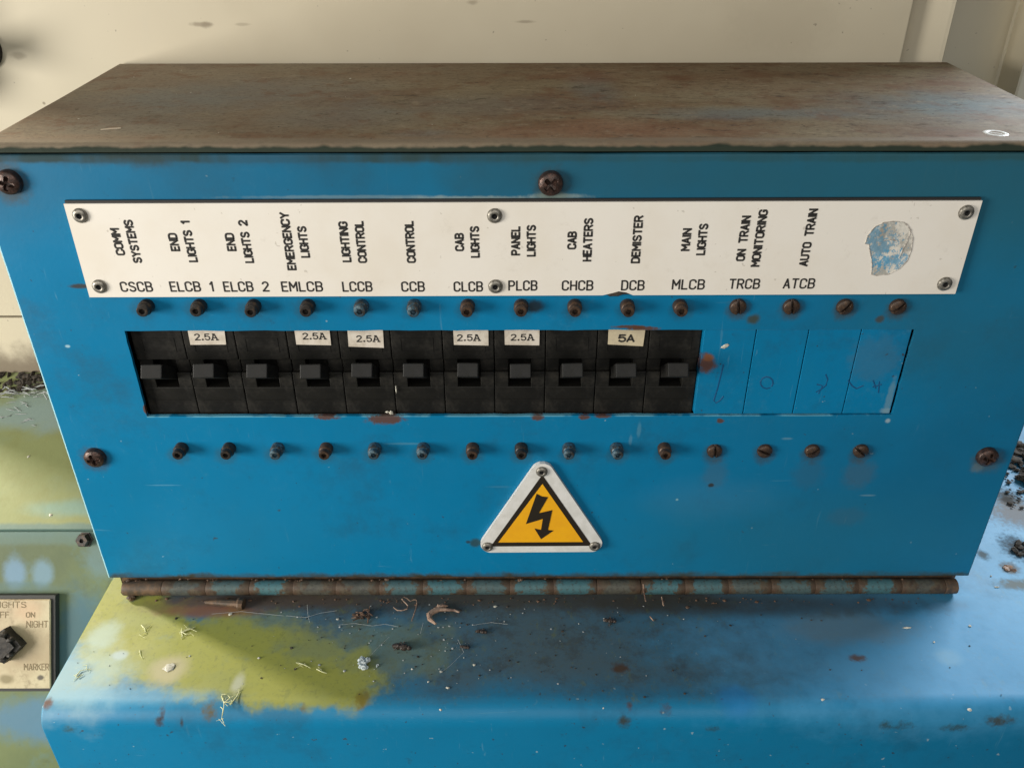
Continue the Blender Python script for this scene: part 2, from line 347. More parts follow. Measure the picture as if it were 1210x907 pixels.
p.mixc(rim, (.45, .62, .62, 1))  # edge highlight painted along the console's left side
m_console = p.done()

# side desk (green growth over blue)
p = M('mossy_desk_paint', (.125, .160, .055, 1), .6)
p.mixc(p.ramp(p.noise(14, 5, .6), .35, .65), (.075, .105, .042, 1))
p.mixc(p.ramp(p.noise(24, 5, .65, off=6), .52, .68, 0, .75), (.08, .17, .17, 1))
p.mixc(p.ramp(p.noise(130, 5, .7, off=8), .56, .72, 0, .5), (.06, .08, .03, 1))
p.height(p.noise(220, 4, .6), .0003, .4)
SIDE = p                                                     # stains and a painted shadow added once the desk's planes are known

def simple(name, base, rough=.5, metal=0, c2=None, sc=200, lo=.4, hi=.65, bumpd=.0001, c3=None, sc3=60, dusty=0, spec=.5):
    q = M(name, base, rough, metal, spec)
    if c2: q.mixc(q.ramp(q.noise(sc, 4, .65), lo, hi), c2)
    if c3: q.mixc(q.ramp(q.noise(sc3, 3, .6, off=4), .5, .66), c3)
    q.height(q.noise(sc*2, 3, .6), bumpd, .5)
    if dusty: q.mixc(q.ramp(q.noise(70, 6, .75, off=11), .45, .75, 0, dusty), (.12, .105, .08, 1)); q.mixr(q.ramp(q.noise(70, 6, .75, off=11), .4, .7), .7)
    return q.done()
m_white = simple('white_plastic_plate', (.80, .755, .68, 1), .42, 0, (.77, .71, .62, 1), 30, bumpd=.00002)
qq = M('white_laminate', (.80, .755, .68, 1), .40)
qq.mixc(qq.ramp(qq.noise(22, 4, .6), .4, .7, 0, .8), (.75, .69, .595, 1)); qq.mixc(qq.ramp(qq.noise(330, 2, .5, off=5), .735, .76, 0, .4), (.36, .32, .26, 1)); qq.mixc(qq.ramp(qq.noise(80, 5, .75, off=7), .58, .75, 0, .3), (.55, .50, .42, 1))
qq.height(qq.noise(200, 3, .6), .00004, .3); m_white = qq.done()
m_core = simple('black_plate_core', (.018, .016, .015, 1), .6)
m_ink = simple('black_engraving', (.022, .020, .018, 1), .7)
m_rivet = simple('dull_rivet_metal', (.30, .28, .24, 1), .45, .6, (.13, .12, .10, 1), 700)
m_hole = simple('dark_hole', (.006, .005, .005, 1), .8)
m_brown = simple('browned_screw', (.055, .036, .026, 1), .42, .35, (.095, .055, .032, 1), 420, c3=(.03, .02, .016, 1), sc3=300)
m_dark = simple('blackened_steel_screw', (.040, .036, .033, 1), .38, .5, (.095, .065, .045, 1), 500, .5, .7)
m_bluescrew = simple('paint_smeared_screw', (.045, .10, .14, 1), .38, .4, (.05, .045, .04, 1), 380, .42, .58, c3=(.16, .24, .28, 1), sc3=260)
m_phil = simple('corroded_pan_screw', (.036, .024, .020, 1), .36, .4, (.085, .045, .034, 1), 600, bumpd=.0003)
m_black = simple('black_bakelite', (.0082, .0080, .0072, 1), .45, 0, (.011, .0105, .009, 1), 90, bumpd=.00008, dusty=.16, spec=.22)
m_toggle = simple('black_toggle_plastic', (.0095, .0095, .0087, 1), .5, 0, (.012, .0115, .0105, 1), 90, bumpd=.00006, dusty=.10, spec=.28)
m_paper = simple('typed_paper_tag', (.62, .56, .47, 1), .75, 0, (.50, .44, .36, 1), 260, c3=(.66, .60, .52, 1), sc3=90)
m_paper2 = simple('yellowed_paper_tag', (.58, .50, .34, 1), .7, 0, (.50, .43, .30, 1), 200)
m_yellow = simple('sign_yellow', (.85, .42, .008, 1), .45, 0, (.80, .38, .01, 1), 60, bumpd=.00002)
m_signwhite = simple('sign_white', (.72, .71, .68, 1), .42, 0, (.62, .61, .57, 1), 80, bumpd=.00003)
m_signblack = simple('sign_black', (.020, .014, .008, 1), .45)
m_fleck = simple('pale_fleck', (.62, .60, .52, 1), .8, 0, (.42, .40, .32, 1), 900)
m_husk = simple('brown_husk', (.16, .09, .055, 1), .7, 0, (.05, .03, .02, 1), 500)
m_husk2 = simple('pale_curled_husk', (.36, .24, .17, 1), .6, 0, (.12, .07, .05, 1), 260)
m_dirt = simple('black_dirt', (.025, .022, .018, 1), .9, 0, (.07, .055, .04, 1), 600)
m_bug = simple('dead_insect', (.022, .016, .013, 1), .5, 0, (.06, .04, .03, 1), 900)
m_silk = simple('grey_silk', (.34, .36, .36, 1), .9)
m_knobblack = simple('black_fitting', (.012, .011, .010, 1), .5, 0, (.04, .034, .028, 1), 300, bumpd=.0004, spec=.25)
m_plate_edge = simple('black_gasket', (.02, .02, .018, 1), .6)

q = paint('blank_blue_paint'); 
for px, py, rx, rz, c, a in ((836, 430, .0042, .0050, (.13, .05, .02, 1), .9), (838, 424, .003, .002, (.28, .11, .04, 1), .6), (1051, 475, .0016, .012, (.14, .27, .34, 1), .6), (1049, 487, .0035, .002, (.24, .36, .40, 1), .5), (1035, 425, .012, .012, (.05, .14, .22, 1), .4)):
    v = ony(px, py); q.spot((v.x, 0, v.z), (rx, .1, rz), c, .35, .7, 260, a)
m_blank = q.done()

# hinge: rust ends, blue-green paint left on the middle of the knuckles
q = M('rusty_hinge', (.082, .062, .038, 1), .6, .1)
oi = q.N.new('ShaderNodeObjectInfo')
off = q.math('MULTIPLY', oi.outputs['Random'], 40.0)
mp = q.N.new('ShaderNodeVectorMath'); mp.operation = 'ADD'; cmb = q.N.new('ShaderNodeCombineXYZ')
q.L.new(off, cmb.inputs[0]); q.L.new(q.tc.outputs['Object'], mp.inputs[0]); q.L.new(cmb.outputs[0], mp.inputs[1]); 
P0 = q.P; q.P = mp.outputs[0]
n1 = q.noise(150, 4, .65)
q.mixc(q.ramp(q.noise(260, 4, .7, off=3), .45, .65), (.05, .03, .018, 1))
q.P = P0
ax = q.math('ABSOLUTE', q.pos(0))
lim = q.math('ADD', q.math('MULTIPLY', oi.outputs['Random'], .0035), .0050)
band = q.ramp(q.math('SUBTRACT', q.math('ADD', ax, q.math('MULTIPLY', q.math('SUBTRACT', n1, .5), .030)), lim), .0016, -.0012)
band = q.math('MULTIPLY', band, q.ramp(oi.outputs['Random'], .10, .8, .15, .85))
q.mixc(band, (.045, .150, .175, 1))
ends = q.ramp(q.math('ADD', ax, q.math('MULTIPLY', q.math('SUBTRACT', n1, .5), .004)), .0088, .0112, 0, .8)
q.mixc(ends, (.07, .040, .022, 1))
q.mixc(q.ramp(q.noise(500, 3, .7, off=9), .52, .66, 0, .6), (.04, .035, .025, 1))
q.height(n1, .0005, .5)
m_hinge = q.done()
m_hingedark = simple('dark_rusted_knuckle', (.060, .042, .028, 1), .6, .1, (.13, .075, .04, 1), 220, bumpd=.0003)

# wall cream
q = M('cream_wall_paint', (.53, .475, .355, 1), .55)
q.mixc(q.ramp(q.noise(7, 4, .6), .35, .7, 0, .7), (.46, .405, .295, 1))
q.mixc(q.ramp(q.noise(90, 5, .6, (1, 1, .3), off=3), .55, .75, 0, .3), (.50, .46, .36, 1))
q.mixc(q.ramp(q.noise(280, 2, .5, off=9), .76, .78, 0, .5), (.12, .10, .08, 1))
zz = q.math('ADD', q.pos(2), q.math('MULTIPLY', q.math('SUBTRACT', q.noise(50, 5, .7), .5), .03))
q.mixc(q.ramp(zz, .058, .038, 0, .85), (.13, .10, .065, 1))
for px, py, rx, rz, a in ((238, 29, .006, .0012, .7), (244, 30, .003, .0016, .6), (286, 29, .004, .0008, .4), (620, 26, .005, .0008, .55), (558, 3, .003, .0012, .5), (52, 122, .0008, .0008, .9), (22, 66, .004, .002, .5), (930, 20, .03, .02, .10)):
    v = ony(px, py, .177); q.spot((v.x, .177, v.z), (rx, .1, rz), (.22, .18, .12, 1), .5, .6, 250, a)
q.height(q.noise(12, 2, .5), .002, .15).height(q.noise(300, 3, .6), .00008, .3)
m_wall = q.done()
m_wallgap = simple('wall_seam_dirt', (.06, .05, .035, 1), .9)

# ------------------------------------------------------------------ the setting: wall behind
YW = .177
def profile_wall(name, pts, z0, z1, mat, depth=.02):
    bm = bmesh.new(); poly = [Vector((x, y, z0)) for x, y in pts]
    back = [Vector((x, .26, z0)) for x, y in (pts[-1], pts[0])]
    prism(bm, poly+back, (0, 0, -1), z1-z0)
    return obj(name, bm, mat)
P0_ = ony(1070, 40, YW); P0b = ony(1070, 40, YW+.012); P1_ = ony(1121, 40, YW+.0012); P2_ = ony(1192, 40, YW+.030); P3_ = ony(1222, 40, YW+.004)
wl = profile_wall('rear_wall', [(-.50, YW), (P0_.x, YW)], .0785, .62, m_wall); tag(wl, 'cream painted cab wall behind the blue box', kind='structure')
wr = profile_wall('window_pillar', [(P0_.x+.0006, YW+.012), (P0b.x+.0005, YW+.0122), (P1_.x-.002, P1_.y+.0006), (P1_.x, P1_.y), (P1_.x+.001, P1_.y+.0015), (P2_.x-.001, P2_.y-.001), (P2_.x+.001, P2_.y-.001), (P3_.x-.001, P3_.y), (P3_.x+.001, P3_.y+.0005), (P3_.x+.03, P3_.y+.02)], -.02, .62, m_wall)
tag(wr, 'cream folded pillar at the right end of the rear wall', kind='structure')
wb = profile_wall('wall_skirting', [(-.50, YW-.001), (P0_.x, YW-.001)], -.02, .0772, m_wall); tag(wb, 'lower cream wall strip below the seam, dirty at its foot', kind='structure')
# ground sheet far below the console
bm = bmesh.new(); box(bm, -1.6, 1.6, -1.6, 1.2, -.62, -.60); tag(obj('floor', bm, simple('cab_floor', (.08, .08, .075, 1), .7)), 'dark cab floor', kind='structure')

# ------------------------------------------------------------------ console
XL, XR, ZT, D = -.2325, .2569, .2429, .1755
ZD = -.0100                                                    # console top
def rounded(name, x0, x1, y0, y1, z0, z1, r, mat, parent, ex=0):
    """sheet metal cover: side profile with a rolled front edge, ends slightly rounded"""
    prof = [(y1, z0), (y1, z1)]
    for k in range(9):
        a = PI/2+k/8*PI/2; prof.append((y0+r+r*math.cos(a), z1-r+r*math.sin(a)))
    prof.append((y0, z0))
    bm = bmesh.new(); cols = []
    for x, i in ((x0, .0012), (x0+.0004, .0004), (x0+.0013, 0), (x1-.0013, 0), (x1-.0004, .0004), (x1, .0012)):
        c = []
        for y, z in prof:
            yy = y+(i if y < y1-.001 else 0); zz = z-(i if z > z0+.001 and y > y0+r*.6 else 0) if True else z
            c.append(bm.verts.new((x, yy, zz)))
        cols.append(c)
    for a, b in zip(cols, cols[1:]):
        for k in range(len(prof)): 
            k2 = (k+1) % len(prof); bm.faces.new((a[k], a[k2], b[k2], b[k]))
    bm.faces.new(cols[0]); bm.faces.new(cols[-1][::-1])
    return obj(name, bm, mat, parent, smooth=False)
con = empty('console', (0, 0, 0), 'blue painted steel console top with green growth on its left, carrying the breaker box', 'console')
xc = onz(45, 838, ZD).x
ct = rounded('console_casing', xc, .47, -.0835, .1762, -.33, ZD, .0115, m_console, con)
for f in ct.data.polygons: f.use_smooth = True
ct.data.set_sharp_from_angle(angle=math.radians(50))

# ------------------------------------------------------------------ side desk, lower left
side = empty('side_desk', (0, 0, 0), 'sloping switch desk covered in green growth left of the blue console', 'desk')
ZS = .0336                                                     # where the shelf meets the wall
ysm = .045; zsm = ony(60, 627, ysm).z                          # the seam line
tilt = math.radians(31)
n_up = Vector((0, -math.cos(tilt), math.sin(tilt)))            # the slope faces the viewer
p0 = Vector((0, ysm, zsm)); dn = Vector((0, -math.sin(tilt), -math.cos(tilt)))
x0, x1 = -.52, xc-.0006
sd = Vector((0, YW-.0012-ysm, ZS-zsm)); n_sh = Vector((0, -sd.z, sd.y)).normalized(); ps = Vector((0, ysm+.0006, zsm))
X = Vector((1, 0, 0))
bm = bmesh.new(); prism(bm, [ps+X*x0, ps+X*x1, ps+sd+X*x1, ps+sd+X*x0], n_sh, .01); bmesh.ops.bevel(bm, geom=list(bm.edges), offset=.0009, segments=2, affect='EDGES')
o = obj('desk_shelf', bm, None, side)
shelf = o
def onsh(px, py, h=0): return onplane(px, py, ps+n_sh*h, n_sh)
bm = bmesh.new()
L_ = .33
pts = [X*x0+p0+dn*.0006, X*x1+p0+dn*.0006, X*x1+p0+dn*L_, X*x0+p0+dn*L_]
prism(bm, pts, n_up, .006)
slope = obj('sloping_panel', bm, None, side)
def ons(px, py, h=0): return onplane(px, py, p0+n_up*h, n_up)
q = SIDE
zone = q.ramp(q.pos(1), ysm-.002, ysm+.006)
q.mixc(q.math('MULTIPLY', zone, .8), (.245, .275, .115, 1))
q.mixc(q.math('MULTIPLY', zone, q.ramp(q.noise(45, 6, .75, off=19), .45, .7, 0, .5)), (.19, .20, .07, 1))
for px, py, r, c, a in ((30, 490, (.05, .012, .02), (.22, .30, .27, 1), .9), (60, 480, (.03, .02, .02), (.20, .28, .26, 1), .8), (100, 600, (.03, .006, .02), (.16, .30, .28, 1), .7)):
    v = onsh(px, py); q.spot(tuple(v), r, c, .6, .6, 60, a)
for px, py, r, c, a in ((40, 620, (.10, .0035, .02), (.09, .17, .17, 1), .8), (18, 677, (.0065, .008, .011), (.13, .24, .34, 1), .9), (50, 677, (.006, .008, .009), (.14, .25, .32, 1), .85),
                        (40, 634, (.08, .004, .005), (.10, .17, .14, 1), .7), (120, 660, (.010, .010, .012), (.11, .19, .19, 1), .7), (95, 770, (.016, .03, .040), (.03, .10, .13, 1), .85), (50, 850, (.035, .010, .016), (.06, .17, .27, 1), .85), (15, 695, (.03, .004, .004), (.06, .13, .12, 1), .6)):  # the large dark patch is the switch plate's shadow, painted on
    v = ons(px, py); q.spot(tuple(v), r, c, .45, .5, 90, a)
m_side = q.done()
shelf.data.materials.clear(); shelf.data.materials.append(m_side); slope.data.materials.clear(); slope.data.materials.append(m_side)
# hex bolt
v = ons(101, 637)
bm = bmesh.new(); lathe(bm, [(.0050, 0), (.0050, .0008), (.0042, .0009), (.0042, .0042), (.0036, .0050), (.0014, .0050), (.0012, .0030)], 6)
b = obj('bolt', bm, m_dark, side); b.rotation_euler = (-(tilt), 0, 0); b.location = v

# switch plate and rotary switch
sw = empty('rotary_switch', tuple(ons(8, 762)), 'black rotary lighting switch on a dirty cream plate lettered NIGHT and MARKER', 'switch')
TP = .0065
def onS(px, py, h=TP): return ons(px, py, h)
c0 = sw.location
tr = onS(59.0, 708); br = onS(59.8, 813); SF = (tr-br).length/.047
tl = tr + Vector((-.078, 0, 0)); bl = br+Vector((-.078, 0, 0))
br.x = tr.x = (tr.x+br.x)/2; 
def rel(bm, o): return bm
def sub(name, bm, mat, par, smooth=False):
    o = obj(name, bm, mat, par, smooth); 
    o.matrix_parent_inverse = Matrix.Translation(-wloc(par)); return o
bm = bmesh.new(); prism(bm, [bl, br, tr, tl], n_up, .0015); bmesh.ops.bevel(bm, geom=list(bm.edges), offset=.0005, segments=2, affect='EDGES')
q = M('yellowed_switch_plate', (.50, .43, .27, 1), .45)
q.mixc(q.ramp(q.noise(40, 4, .65), .35, .68), (.37, .29, .17, 1)); q.mixc(q.ramp(q.noise(90, 4, .7, off=5), .52, .7, 0, .7), (.20, .15, .08, 1))
v = onS(32, 722); q.spot(tuple(v), (.008, .006, .006), (.48, .30, .17, 1), .7, .5, 90, .6)
v = onS(30, 768); q.spot(tuple(v), (.012, .012, .012), (.30, .22, .12, 1), .7, .8, 90, .6)
v = onS(7, 802); q.spot(tuple(v), (.005, .003, .003), (.20, .16, .07, 1), .4, .5, 90, .9)
v = onS(48, 800); q.spot(tuple(v), (.0022, .0015, .0015), (.05, .04, .03, 1), .4, .6, 190, .9)
m_swplate = q.done()
sub('plate', bm, m_swplate, sw)
e = .0022
bm = bmesh.new(); X = Vector((1, 0, 0))
prism(bm, [bl-X*e+dn*e-n_up*.0016, br+X*e+dn*e-n_up*.0016, tr+X*e-dn*e-n_up*.0016, tl-X*e-dn*e-n_up*.0016], n_up, .0048); sub('gasket', bm, m_plate_edge, sw)
# pointer knob
kc = onS(5, 763, TP+.006)
bm = bmesh.new()
def Lp(u, vv, h): return kc + X*u + (-dn)*vv + n_up*h
r = .0105
for sc, h0, h1 in ((1.0, -.006, .0005), (.70, .0005, .0025)):
    pts = [Lp(r*sc*a, r*sc*b, h1) for a, b in ((0, -1), (.35, -.62), (.72, -.30), (.98, 0), (.72, .30), (.35, .62), (0, 1), (-.6, .6), (-1, 0), (-.6, -.6))]
    prism(bm, pts, n_up, h1-h0)
for a, b in ((.42, .42), (.42, -.42), (.05, .72), (.05, -.72)): blob(bm, Lp(r*a, r*b, .0015), .0022, .0022, .0016, .15)
sub('knob', bm, m_knobblack, sw)

# ------------------------------------------------------------------ stroke lettering
def arc(cx, cy, rx, ry, a0, a1, n=6):
    return [(cx+rx*math.cos(math.radians(a0+(a1-a0)*i/n)), cy+ry*math.sin(math.radians(a0+(a1-a0)*i/n))) for i in range(n+1)]
Q = .22
GL = {
 'A': (1, [[(0, 0), (.5, 1), (1, 0)], [(.17, .3), (.83, .3)]]),
 'B': (1, [[(0, 0), (0, 1), (.55, 1)]+arc(.6, .76, .36, .24, 90, -90)+[(0, .52)], [(.6, .52)]+arc(.62, .26, .38, .26, 90, -90)+[(0, 0)]]),
 'C': (1, [[(1, .74)]+arc(.5, .8, .5, .2, 0, 180, 10)+arc(.5, .2, .5, .2, 180, 360, 10)+[(1, .26)]]),
 'D': (1, [[(0, 0), (0, 1), (.45, 1)]+arc(.5, .72, .5, .28, 90, 0)+arc(.5, .28, .5, .28, 0, -90)+[(0, 0)]]),
 'E': (.85, [[(1, 1), (0, 1), (0, 0), (1, 0)], [(0, .52), (.85, .52)]]),
 'F': (.85, [[(1, 1), (0, 1), (0, 0)], [(0, .52), (.85, .52)]]),
 'G': (1, [[(1, .76)]+arc(.5, .8, .5, .2, 0, 180, 10)+arc(.5, .2, .5, .2, 180, 360, 10)+[(1, .46), (.6, .46)]]),
 'H': (1, [[(0, 0), (0, 1)], [(1, 0), (1, 1)], [(0, .5), (1, .5)]]),
 'I': (.06, [[(.5, 0), (.5, 1)]]),
 'K': (1, [[(0, 0), (0, 1)], [(1, 1), (0, .42)], [(.35, .6), (1, 0)]]),
 'L': (.85, [[(0, 1), (0, 0), (1, 0)]]),
 'M': (1.15, [[(0, 0), (0, 1), (.5, .4), (1, 1), (1, 0)]]),
 'N': (1, [[(0, 0), (0, 1), (1, 0), (1, 1)]]),
 'O': (1, [arc(.5, .8, .5, .2, 0, 180, 10)+arc(.5, .2, .5, .2, 180, 360, 10)+[(1, .8)]]),
 'P': (1, [[(0, 0), (0, 1), (.55, 1)]+arc(.6, .73, .4, .27, 90, -90)+[(0, .46)]]),
 'R': (1, [[(0, 0), (0, 1), (.55, 1)]+arc(.6, .74, .4, .26, 90, -90)+[(0, .48)], [(.55, .48), (1, 0)]]),
 'S': (1, [arc(.5, .77, .48, .23, 20, 250, 9)+arc(.5, .25, .5, .25, 70, -160, 9)]),
 'T': (1, [[(0, 1), (1, 1)], [(.5, 1), (.5, 0)]]),
 'U': (1, [[(0, 1)]+arc(.5, .22, .5, .22, 180, 360, 10)+[(1, 1)]]),
 'Y': (1, [[(0, 1), (.5, .48), (1, 1)], [(.5, .48), (.5, 0)]]),
 '1': (.35, [[(0, .76), (1, 1), (1, 0)]]),
 '2': (1, [arc(.5, .74, .48, .26, 165, -25, 9)+[(0, 0), (1, 0)]]),
 '5': (1, [[(.92, 1), (.15, 1), (.05, .55)]+arc(.5, .33, .5, .33, 130, -150, 10)]),
 '.': (.22, [[(0, .0), (1, .0), (1, .1), (0, .1), (0, 0)]]),
 'a': (1.15, [[(0, 0), (.42, 1), (.55, 1), (1, 0)], [(.2, .35), (.8, .35)], [(-.14, 0), (.22, 0)], [(.78, 0), (1.16, 0)], [(.25, 1), (.55, 1)]]),
}
def lettering(text, c, ux, uz, n, span, h, sw_, mat, parent, name='lettering', gap=.42, lift=.0001):
    """stroke letters centred on c; ux reading direction, uz letter-up, n outward normal"""
    ws = []; tot = 0
    for i, ch in enumerate(text):
        wd = .9 if ch == ' ' else GL[ch][0]; ws.append(wd); tot += wd
    tot += gap*(len(text)-1)
    k = (span-sw_)/tot
    cu = bpy.data.curves.new(name, 'CURVE'); cu.dimensions = '3D'; cu.bevel_depth = sw_/2; cu.bevel_resolution = 1; cu.use_fill_caps = True
    x = -tot*k/2; hh = h-sw_
    for ch, wd in zip(text, ws):
        if ch != ' ':
            segs = []
            for line in GL[ch][1]:
                q_ = [(x+a*wd*k, (b-.5)*hh) for a, b in line]; cur_ = [q_[0]]
                for i_ in range(1, len(q_)):
                    cur_.append(q_[i_])
                    if i_ < len(q_)-1:
                        a_, b_, c_ = Vector(q_[i_-1]), Vector(q_[i_]), Vector(q_[i_+1])
                        if (b_-a_).length > 1e-9 and (c_-b_).length > 1e-9 and (b_-a_).angle(c_-b_) > math.radians(50):
                            segs.append(cur_); cur_ = [q_[i_]]
                segs.append(cur_)
            for line in segs:
                if len(line) > 1 and (Vector(line[0])-Vector(line[-1])).length > sw_:
                    a_, b_ = Vector(line[0]), Vector(line[1]); line[0] = tuple(a_+(a_-b_).normalized()*sw_*.3)
                    a_, b_ = Vector(line[-1]), Vector(line[-2]); line[-1] = tuple(a_+(a_-b_).normalized()*sw_*.3)
                sp = cu.splines.new('POLY'); sp.points.add(len(line)-1)
                for pnt, (a, b) in zip(sp.points, line): pnt.co = (a, b, 0, 1)
        x += (wd+gap)*k
    t = bpy.data.objects.new('t', cu); COL.objects.link(t)
    dg = bpy.context.evaluated_depsgraph_get(); me = bpy.data.meshes.new_from_object(t.evaluated_get(dg))
    bpy.data.objects.remove(t); bpy.data.curves.remove(cu)
    mt = Matrix((( ux.x, uz.x, n.x, c.x), (ux.y, uz.y, n.y, c.y), (ux.z, uz.z, n.z, c.z), (0, 0, 0, 1)))
    me.transform(Matrix.Diagonal((1, 1, .22, 1))); me.transform(Matrix.Translation((0, 0, lift))); me.transform(mt)
    me.name = name; me.materials.clear(); me.materials.append(mat)
    o = link(name, me, None, parent); o.matrix_parent_inverse = Matrix.Translation(-wloc(parent)); return o
NF = Vector((0, -1, 0)); ZU = Vector((0, 0, 1))
m_fadeink = simple('faded_engraving', (.24, .18, .10, 1), .7)
for t, px, py, wpx, h in (('LIGHTS', 12, 714, 38, .0040), ('OFF', 2, 726, 18, .0040), ('ON', 36, 726, 11, .0034), ('NIGHT', 44, 737, 26, .0042), ('MARKER', 43, 787.5, 30, .0042)):
    c = onS(px, py); span = (onS(px+wpx/2, py)-onS(px-wpx/2, py)).length
    o = lettering(t, c, X, -dn, n_up, span, h, .00055, m_fadeink, sw)

# ------------------------------------------------------------------ the box
boxr = empty('electrical_box', (0, .09, ZD), 'blue steel circuit breaker box with a rusty brown lid, hinged to the console', 'electrical box')
bx0, bx1 = -.2268, .2500; HT = .2458
def wedge(name, mat):
    """housing: front narrower than the back as in the photograph's lid, rolled front edge"""
    fr = [(-.2268, .0022), (.2486, .0022)]; bk = [(-.2368, .1750), (.2578, .1750)]
    r = .0035; prof = [(.1750, ZD+.0004), (.1750, HT)]
    for k in range(7):
        a = PI/2+k/6*PI/2; prof.append((.0006+r+r*math.cos(a), HT-r+r*math.sin(a)))
    prof.append((.0006, .2422)); prof.append((.0024, .2417)); prof.append((.0024, ZD+.0004))
    bm = bmesh.new(); cols = []
    def xe(y, s):
        t = (y-.0022)/(.1750-.0022); return (fr[0][0]*(1-t)+bk[0][0]*t) if s == 0 else (fr[1][0]*(1-t)+bk[1][0]*t)
    for s, ins, dz in ((0, 0, .0010), (0, .0010, 0), (1, -.0010, 0), (1, 0, .0010)):
        cols.append([bm.verts.new((xe(y, s)+ins, y, z-(dz if z > .2 and y > .0075 else 0))) for y, z in prof])
    for a, b in zip(cols, cols[1:]):
        for k in range(len(prof)):
            k2 = (k+1) % len(prof)
            if k == len(prof)-2: continue                       # open at the front, behind the cover
            bm.faces.new((a[k], a[k2], b[k2], b[k]))
    bm.faces.new(cols[0]); bm.faces.new(cols[-1][::-1])
    o = sub(name, bm, mat, boxr)
    for f in o.data.polygons: f.use_smooth = True
    o.data.set_sharp_from_angle(angle=math.radians(40)); return o
wedge('lid_and_housing', m_lid)

# front cover with its window
ax0, ax1, az1, az0 = -.1859, .1880, .1579, .1097
zt = .2414
bm = bmesh.new()
def jl(a, b, n, j):
    out = []
    for i in range(n):
        t = i/n; x = a[0]*(1-t)+b[0]*t; z = a[1]*(1-t)+b[1]*t
        k = random.gauss(0, j) if i else 0
        out.append((x+(k if a[0] == b[0] else 0), z+(k if a[1] == b[1] else 0)))
    return out
outer = jl((XL, 0), (XR, 0), 24, .00006)+jl((XR, 0), (XR, zt), 12, .00005)+jl((XR, zt), (XL, zt), 24, .00008)+jl((XL, zt), (XL, 0), 12, .00005)
inner = jl((ax0, az0), (ax1, az0), 60, .00013)+jl((ax1, az0), (ax1, az1), 14, .0001)+jl((ax1, az1), (ax0, az1), 50, .0001)+jl((ax0, az1), (ax0, az0), 16, .0001)
def loop(pts, y):
    vs = [bm.verts.new((x, y, z)) for x, z in pts]; es = [bm.edges.new((vs[i], vs[(i+1) % len(vs)])) for i in range(len(vs))]; return vs, es
TH = .0020
ov, oe = loop([(x+(.0006 if x == XL else 0)-(.0006 if x == XR else 0) if False else x, z) for x, z in outer], 0)
# inset front loop gives a rounded rim
cx, cz = (XL+XR)/2, zt/2
def inset(pts, d): return [(max(XL+d, min(XR-d, x)), max(d, min(zt-d, z))) for x, z in pts]
bm.free(); bm = bmesh.new()
f1, fe = loop(inset(outer, .0012), 0); iv, ie = loop(inner, 0)
bmesh.ops.triangle_fill(bm, edges=fe+ie, use_beauty=True)
f2, _ = loop(inset(outer, .0004), .0004); f3, _ = loop(outer, .0012); f4, _ = loop(outer, TH); i2, _ = loop(inner, TH)
def bridge(a, b):
    n = len(a)
    for i in range(n): bm.faces.new((a[i], a[(i+1) % n], b[(i+1) % n], b[i]))
bridge(f1, f2); bridge(f2, f3); bridge(f3, f4); bridge(iv, i2)
_e = [bm.edges.get((f4[i], f4[(i+1) % len(f4)])) for i in range(len(f4))]+[bm.edges.get((i2[i], i2[(i+1) % len(i2)])) for i in range(len(i2))]
bmesh.ops.triangle_fill(bm, edges=_e, use_beauty=True)
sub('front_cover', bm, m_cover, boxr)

# screws
def phil_cut(x, z, t):
    if t > .62: return 0
    w_ = .00085
    return .62*max(0, 1-t/.66)**.4 if (abs(x) < w_ or abs(z) < w_) else (.25 if t < .2 else 0)
def slot_cut(x, z, t): return .55 if abs(x) < .00055 else 0
bm = head(bmesh.new(), .0054, .0042, 16, 64, phil_cut); o = obj('tmp', bm, m_phil); me_phil = o.data; bpy.data.objects.remove(o)
me_phil.shade_smooth(); me_phil.set_sharp_from_angle(angle=math.radians(35))
bm = head(bmesh.new(), .0039, .0027, 16, 60, slot_cut); o = obj('tmp', bm, m_brown); me_slot = o.data; bpy.data.objects.remove(o)
me_slot.shade_smooth(); me_slot.set_sharp_from_angle(angle=math.radians(35))
def capmesh(mat):
    prof = [(.0034, 0), (.0034, .0038), (.0031, .0043), (.0028, .0046), (.0028, .0066), (.0025, .0072), (.0019, .0073), (.0015, .0072), (.0014, .0050)]
    bm = lathe(bmesh.new(), prof, 30, inner=7); o = obj('tmp', bm, mat); me = o.data; bpy.data.objects.remove(o)
    me.shade_smooth(); me.set_sharp_from_angle(angle=math.radians(40)); return me
caps = {k: capmesh(mm) for k, mm in (('d', m_dark), ('r', m_brown), ('b', m_bluescrew))}
def screw(name, me, px, py, h, rot=0, label=None, tl=(0, 0)):
    v = ony(px, py, -h); o = link(name, me, None, boxr); place(o, (v.x, 0, v.z)); o.rotation_euler = (tl[0], rot, tl[1])
    if label: o['label'] = label
    return o
for i, (px, py) in enumerate(((9.5, 216), (650.8, 217.5), (111.5, 541.5), (1167.5, 540.5), (1300, 216))):
    screw('cover_screw', me_phil, px, py, .002, .3+i*.5)
for px, a in ((872.5, .15), (935.7, .12), (999, -.65), (1061.7, -.8)): screw('slotted_screw', me_slot, px, 363.3, .0015, -a)
for px, a in ((844.7, .05), (904.2, 1.2), (960.5, -1.0), (1018, .9)): screw('slotted_screw', me_slot, px, 533.7, .0015, -a)
tops = [(168, 'd'), (231, 'd'), (296, 'd'), (361, 'd'), (425, 'b'), (488, 'b'), (552, 'r'), (616, 'r'), (680, 'r'), (743, 'r'), (806, 'r')]
bots = [(210, 'd'), (267, 'd'), (325, 'b'), (383, 'r'), (441, 'b'), (499, 'b'), (558, 'r'), (616, 'd'), (673, 'b'), (730, 'b'), (787, 'r')]
